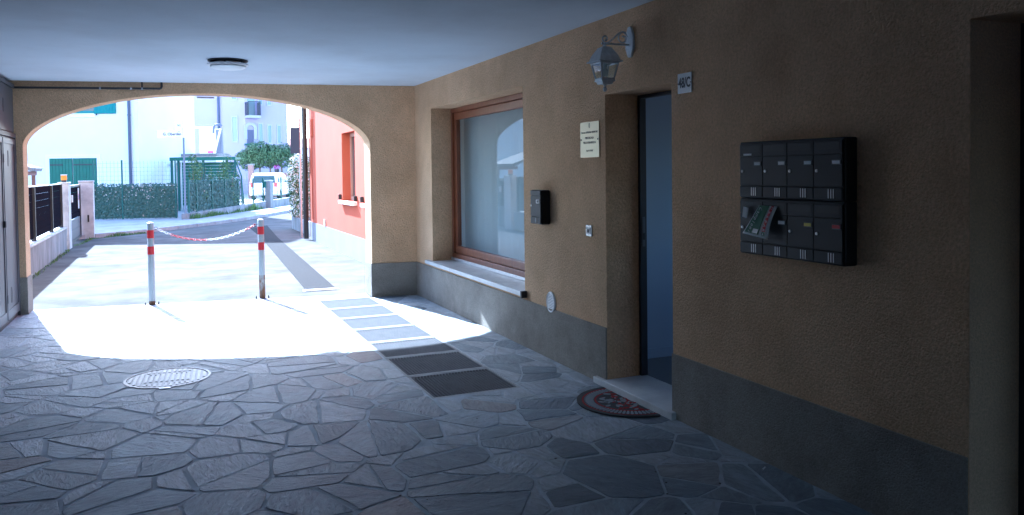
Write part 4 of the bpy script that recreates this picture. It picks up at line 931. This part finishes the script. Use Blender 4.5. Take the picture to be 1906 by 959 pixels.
# ---- jasmine in a concrete planter
t = thing('planter', 'long low concrete planter at the corner of the salmon house', 'planter', (3.52, 22.0, 0))
B(((-.24,-1.5,-.02),(-.18,1.65,.36)), ((.6,-1.5,-.02),(.66,1.65,.36)), ((-.18,-1.5,-.02),(.6,-1.44,.36)), ((-.18,1.59,-.02),(.6,1.65,.36))).build('trough', M['concrete'], t, bevel=.01); B(((-.18,-1.44,0),(.6,1.59,.30))).build('soil', M['ground'], t)
t = thing('jasmine_bush', 'tall jasmine bush covered in white blossom in the planter', 'bush', (3.47, 22.9, .30))
mb = MB()
for k in range(6): a = k*1.05; mb.tube([(0,0,0),(math.cos(a)*.12,math.sin(a)*.2,.8),(math.cos(a)*.2,math.sin(a)*.35,1.6)], [.02,.015,.006], 5)
mb.build('stem', M['bark'], t); lf, fl_ = MB(), MB()
for k, (z, rx) in enumerate(((.25,.30),(.55,.32),(.85,.36),(1.1,.40),(1.35,.38),(1.58,.30))):
    leaves(lf, (-.02,0,z), (rx,.6,.26), 620, .042, 60+k, .45); leaves(fl_, (-.02,0,z), (rx*1.06,.63,.27), 400, .030, 80+k, .9)
lf.build('foliage', M['jas'], t); tag(fl_.build('blossom', M['blossom'], t), kind='stuff')
t = thing('flower_pot', 'pot of magenta flowers beyond the car on a terrace wall', 'flower pot', fr(50, -14.75), RY)
B(((-.6,-.1,0),(.9,.3,1.62))).build('terrace_wall', M['brown'], t); MB().lathe([(.12,1.62),(.17,1.85)], 12).build('pot', M['anthracite'], t); lf = MB(); leaves(lf, (0,0,1.98), (.20,.18,.17), 90, .05, 91, .3); lf.build('flowers', M['magenta'], t)
t = thing('brick_pier', 'brown square pier left of the white car', 'pier', fr(48, -15.75), RY); B(((-.14,0,0),(.14,.28,2.1))).build('shaft', M['brown'], t, bevel=.01); B(((-.17,-.03,2.101),(.17,.31,2.18))).build('cap', M['concrete'], t)

# ---- white car
t = thing('parked_car', 'small white hatchback parked behind the green wire fence', 'car', (*fr(46.5, -14.05)[:2], .1), R(70))
def car():
    # x = forward, width along y ; rear towards -x
    prof = [(-1.78,.42),(-1.80,.70),(-1.74,.92),(-1.62,1.32),(-1.50,1.46),(-1.0,1.53),(.0,1.52),(.35,1.46),(.95,1.02),(1.55,.90),(1.78,.72),(1.80,.42),(1.70,.25),(-1.70,.25)]
    mb = MB(); n = len(prof); rings = []
    for y, s in ((-.80,.0),(-.76,.0),(0,0),(.76,0),(.80,0)):
        ring = []
        for x, z in prof:
            t_ = max(0, (z-.95)/.6); yy = y*(1-.16*t_); xx = x*(1 if abs(y) < .78 else .985); ring.append((xx, yy, z*(1 if abs(y) < .78 else .992)))
        rings.append(ring)
    v = [p for r in rings for p in r]; f = []
    for j in range(4):
        for i in range(n): f.append((j*n+i, j*n+(i+1)%n, (j+1)*n+(i+1)%n, (j+1)*n+i))
    f.append(tuple(range(n-1,-1,-1))); f.append(tuple(range(4*n, 5*n)))
    mb.add(v, f); return mb
car().build('body', M['carw'], t, bevel=.03, smooth=True)
MB().add([(-1.765,-.62,.97),(-1.765,.62,.97),(-1.645,.56,1.36),(-1.645,-.56,1.36),(-1.70,-.62,.97),(-1.70,.62,.97),(-1.60,.56,1.36),(-1.60,-.56,1.36)], [(0,1,2,3),(4,7,6,5),(0,4,5,1),(3,2,6,7),(0,3,7,4),(1,5,6,2)]).build('rear_window', M['carglass'], t)
for s in (-1, 1):
    for (x0, x1, xt0, xt1) in ((-1.45,-.45,-1.28,-.45),(-.38,.72,-.38,.28)):
        MB().add([(x0,s*.80,.98),(x1,s*.80,.98),(xt1,s*.70,1.40),(xt0,s*.70,1.40),(x0,s*.74,.98),(x1,s*.74,.98),(xt1,s*.64,1.40),(xt0,s*.64,1.40)], [(0,1,2,3),(7,6,5,4),(0,4,5,1),(3,2,6,7),(0,3,7,4),(1,5,6,2)]).build('side_window', M['carglass'], t)
    for x in (-1.15, 1.15):
        wh = MB().lathe([(.20,-.09),(.28,-.09),(.30,-.06),(.30,.06),(.28,.09),(.20,.09)], 20, Matrix.Translation((x,s*.72,.30)) @ Matrix.Rotation(R(90),4,'X')).build('wheel', M['tyre'], t); MB().lathe([(.19,-.095),(.19,.095)], 16, Matrix.Translation((x,s*.72,.30)) @ Matrix.Rotation(R(90),4,'X')).build('rim', M['alu'], wh)
    B(((-1.80,s*.66-.08,.72),(-1.70,s*.66+.08,.98))).build('tail_light', M['carred'], t, bevel=.02)
    B(((.42,s*.88-.07,.95),(.55,s*.88+.07,1.07))).build('wing_mirror', M['carw'], t, bevel=.02)
B(((-1.86,-.74,.32),(-1.74,.74,.56))).build('rear_bumper', M['carw'], t, bevel=.03); B(((-1.815,-.26,.62),(-1.80,.26,.73))).build('number_plate', M['sign_w'], t)

# ---- salmon house on the right
h = thing('salmon_house', 'salmon painted house with pale grey base right of the street', 'building', (3.15, 11.0, 0)); PX = 3.15
us = [0.0, 1.55, 2.72, 3.48, 4.65, 6.0, 8.55]; vv_ = [0, .42, 1.05, 2.36, 4.2, 5.6, 7.0]
def ph(u, v): return (1.55 < u < 2.72 or 3.48 < u < 4.65) and (1.05 < v < 2.36 or 4.2 < v < 5.6)
mb = grid_wall(us, vv_, ph, lambda u, v, t: (t, u, v), 0, .24); mb.box((.55,.002,.0),(6.0,8.5,7.0)); mb.box((.24,8.3,0),(.55,8.549,7)); weld(mb.build('wall', M['pink'], h))
B(((-.012,.0,-.02),(-.001,8.53,.425))).build('plinth', M['pinkbase'], h)
for y0 in (1.55, 3.48):
    for z0, z1 in ((1.05,2.36),(4.2,5.6)):
        f = B(((.16,y0,z0),(.22,y0+.07,z1)), ((.16,y0+1.10,z0),(.22,y0+1.17,z1)), ((.16,y0+.07,z0),(.22,y0+1.10,z0+.07)), ((.16,y0+.07,z1-.07),(.22,y0+1.10,z1)), ((.165,y0+.55,z0+.07),(.215,y0+.62,z1-.07))).build('window', mat('pinkish_frame', (.45,.30,.24), .5) if (y0, z0) == (1.55,1.05) else bpy.data.materials['pinkish_frame'], h)
        B(((.19,y0+.07,z0+.07),(.196,y0+1.10,z1-.07))).build('pane', M['pane'], f)
        B(((-.07,y0-.10,z0-.06),(.17,y0+1.27,z0-.001))).build('sill', M['white2'], h, bevel=.005)
        for yy in (y0-.12, y0+1.29): B(((-.06,yy-.02,z0+.02),(-.002,yy+.02,z0+.12))).build('shutter_stop', M['black'], h, bevel=.006)
MB().tube([(-.12,8.45,.02),(-.12,8.45,7)], .06, 10).build('downpipe', M['darkpipe'], h, smooth=True)
MB().tube([(-.02,8.1,2.5),(-.02,8.1,.5)], .012, 6).build('cable', M['pink'], h); B(((-.04,7.95,2.45),(-.001,8.1,2.85))).build('cable_box', M['pink'], h)
B(((-.03,6.55,.44),(-.001,6.62,.58))).build('vent_cover', M['sign_w'], h)
B(((-.4,-.02,7),(6.2,8.9,7.2))).build('roof', M['roof'], h)
t = thing('road_sign', 'back of a grey rectangular road sign on a pole by the downpipe', 'road sign', (3.02, 20.15, 0), RY)
MB().lathe([(.03,-.02),(.03,2.95)], 12).build('pole', M['steel'], t, smooth=True); B(((-.17,-.062,2.08),(.06,-.055,2.72))).build('sign_back', M['signback'], t, loc=(-.05,.02,.0))
for z in (2.20, 2.62): B(((-.06,-.040,z-.015),(.04,-.029,z+.015))).build('clamp', M['alu'], t)

# ---- weeds along walls
def weeds(name, label, line, n, hgt, seed, spread=.12):
    r = random.Random(seed); mb = MB()
    for k in range(n):
        s = r.random()*(len(line)-1); i = int(s); f = s-i; x = line[i][0]*(1-f)+line[i+1][0]*f+r.uniform(-spread,spread); y = line[i][1]*(1-f)+line[i+1][1]*f+r.uniform(-spread,spread); z = line[i][2]
        cl = max(.15, noise.noise(Vector((x*1.7,y*1.7,seed)))+.45); h_ = hgt*cl*r.uniform(.4,1.2); a = r.uniform(0,6.28); w__ = .008*r.uniform(.7,1.6); lx, ly = r.uniform(-.6,.6)*h_, r.uniform(-.6,.6)*h_
        ca, sa = math.cos(a)*w__, math.sin(a)*w__
        mb.add([(x-ca,y-sa,z),(x+ca,y+sa,z),(x+lx*.5+ca*.7,y+ly*.5+sa*.7,z+h_*.6),(x+lx,y+ly,z+h_),(x+lx*.5-ca*.7,y+ly*.5-sa*.7,z+h_*.6)], [(0,1,2,3,4)])
    tag(mb.build(name, M['grass']), label, 'weeds', kind='stuff')
weeds('verge_weeds', 'green weeds along the foot of the low boundary wall', [(.75,28.9,.096),(1.5,30.7,.096),(2.6,33.0,.096),(3.6,35.2,.096)], 1600, .28, 5, .16)
weeds('kerb_weeds', 'thin line of weeds by the gate pillar and kerb', [(-1.95,20.6,0),(-1.78,22.6,0),(-1.1,23.4,0),(-.4,24.2,0)], 500, .10, 6, .06)
weeds('wall_litter_weeds', 'dry weeds at the foot of the left garden wall', [(-1.98,14.0,0),(-1.98,19.5,0)], 260, .06, 8, .05)
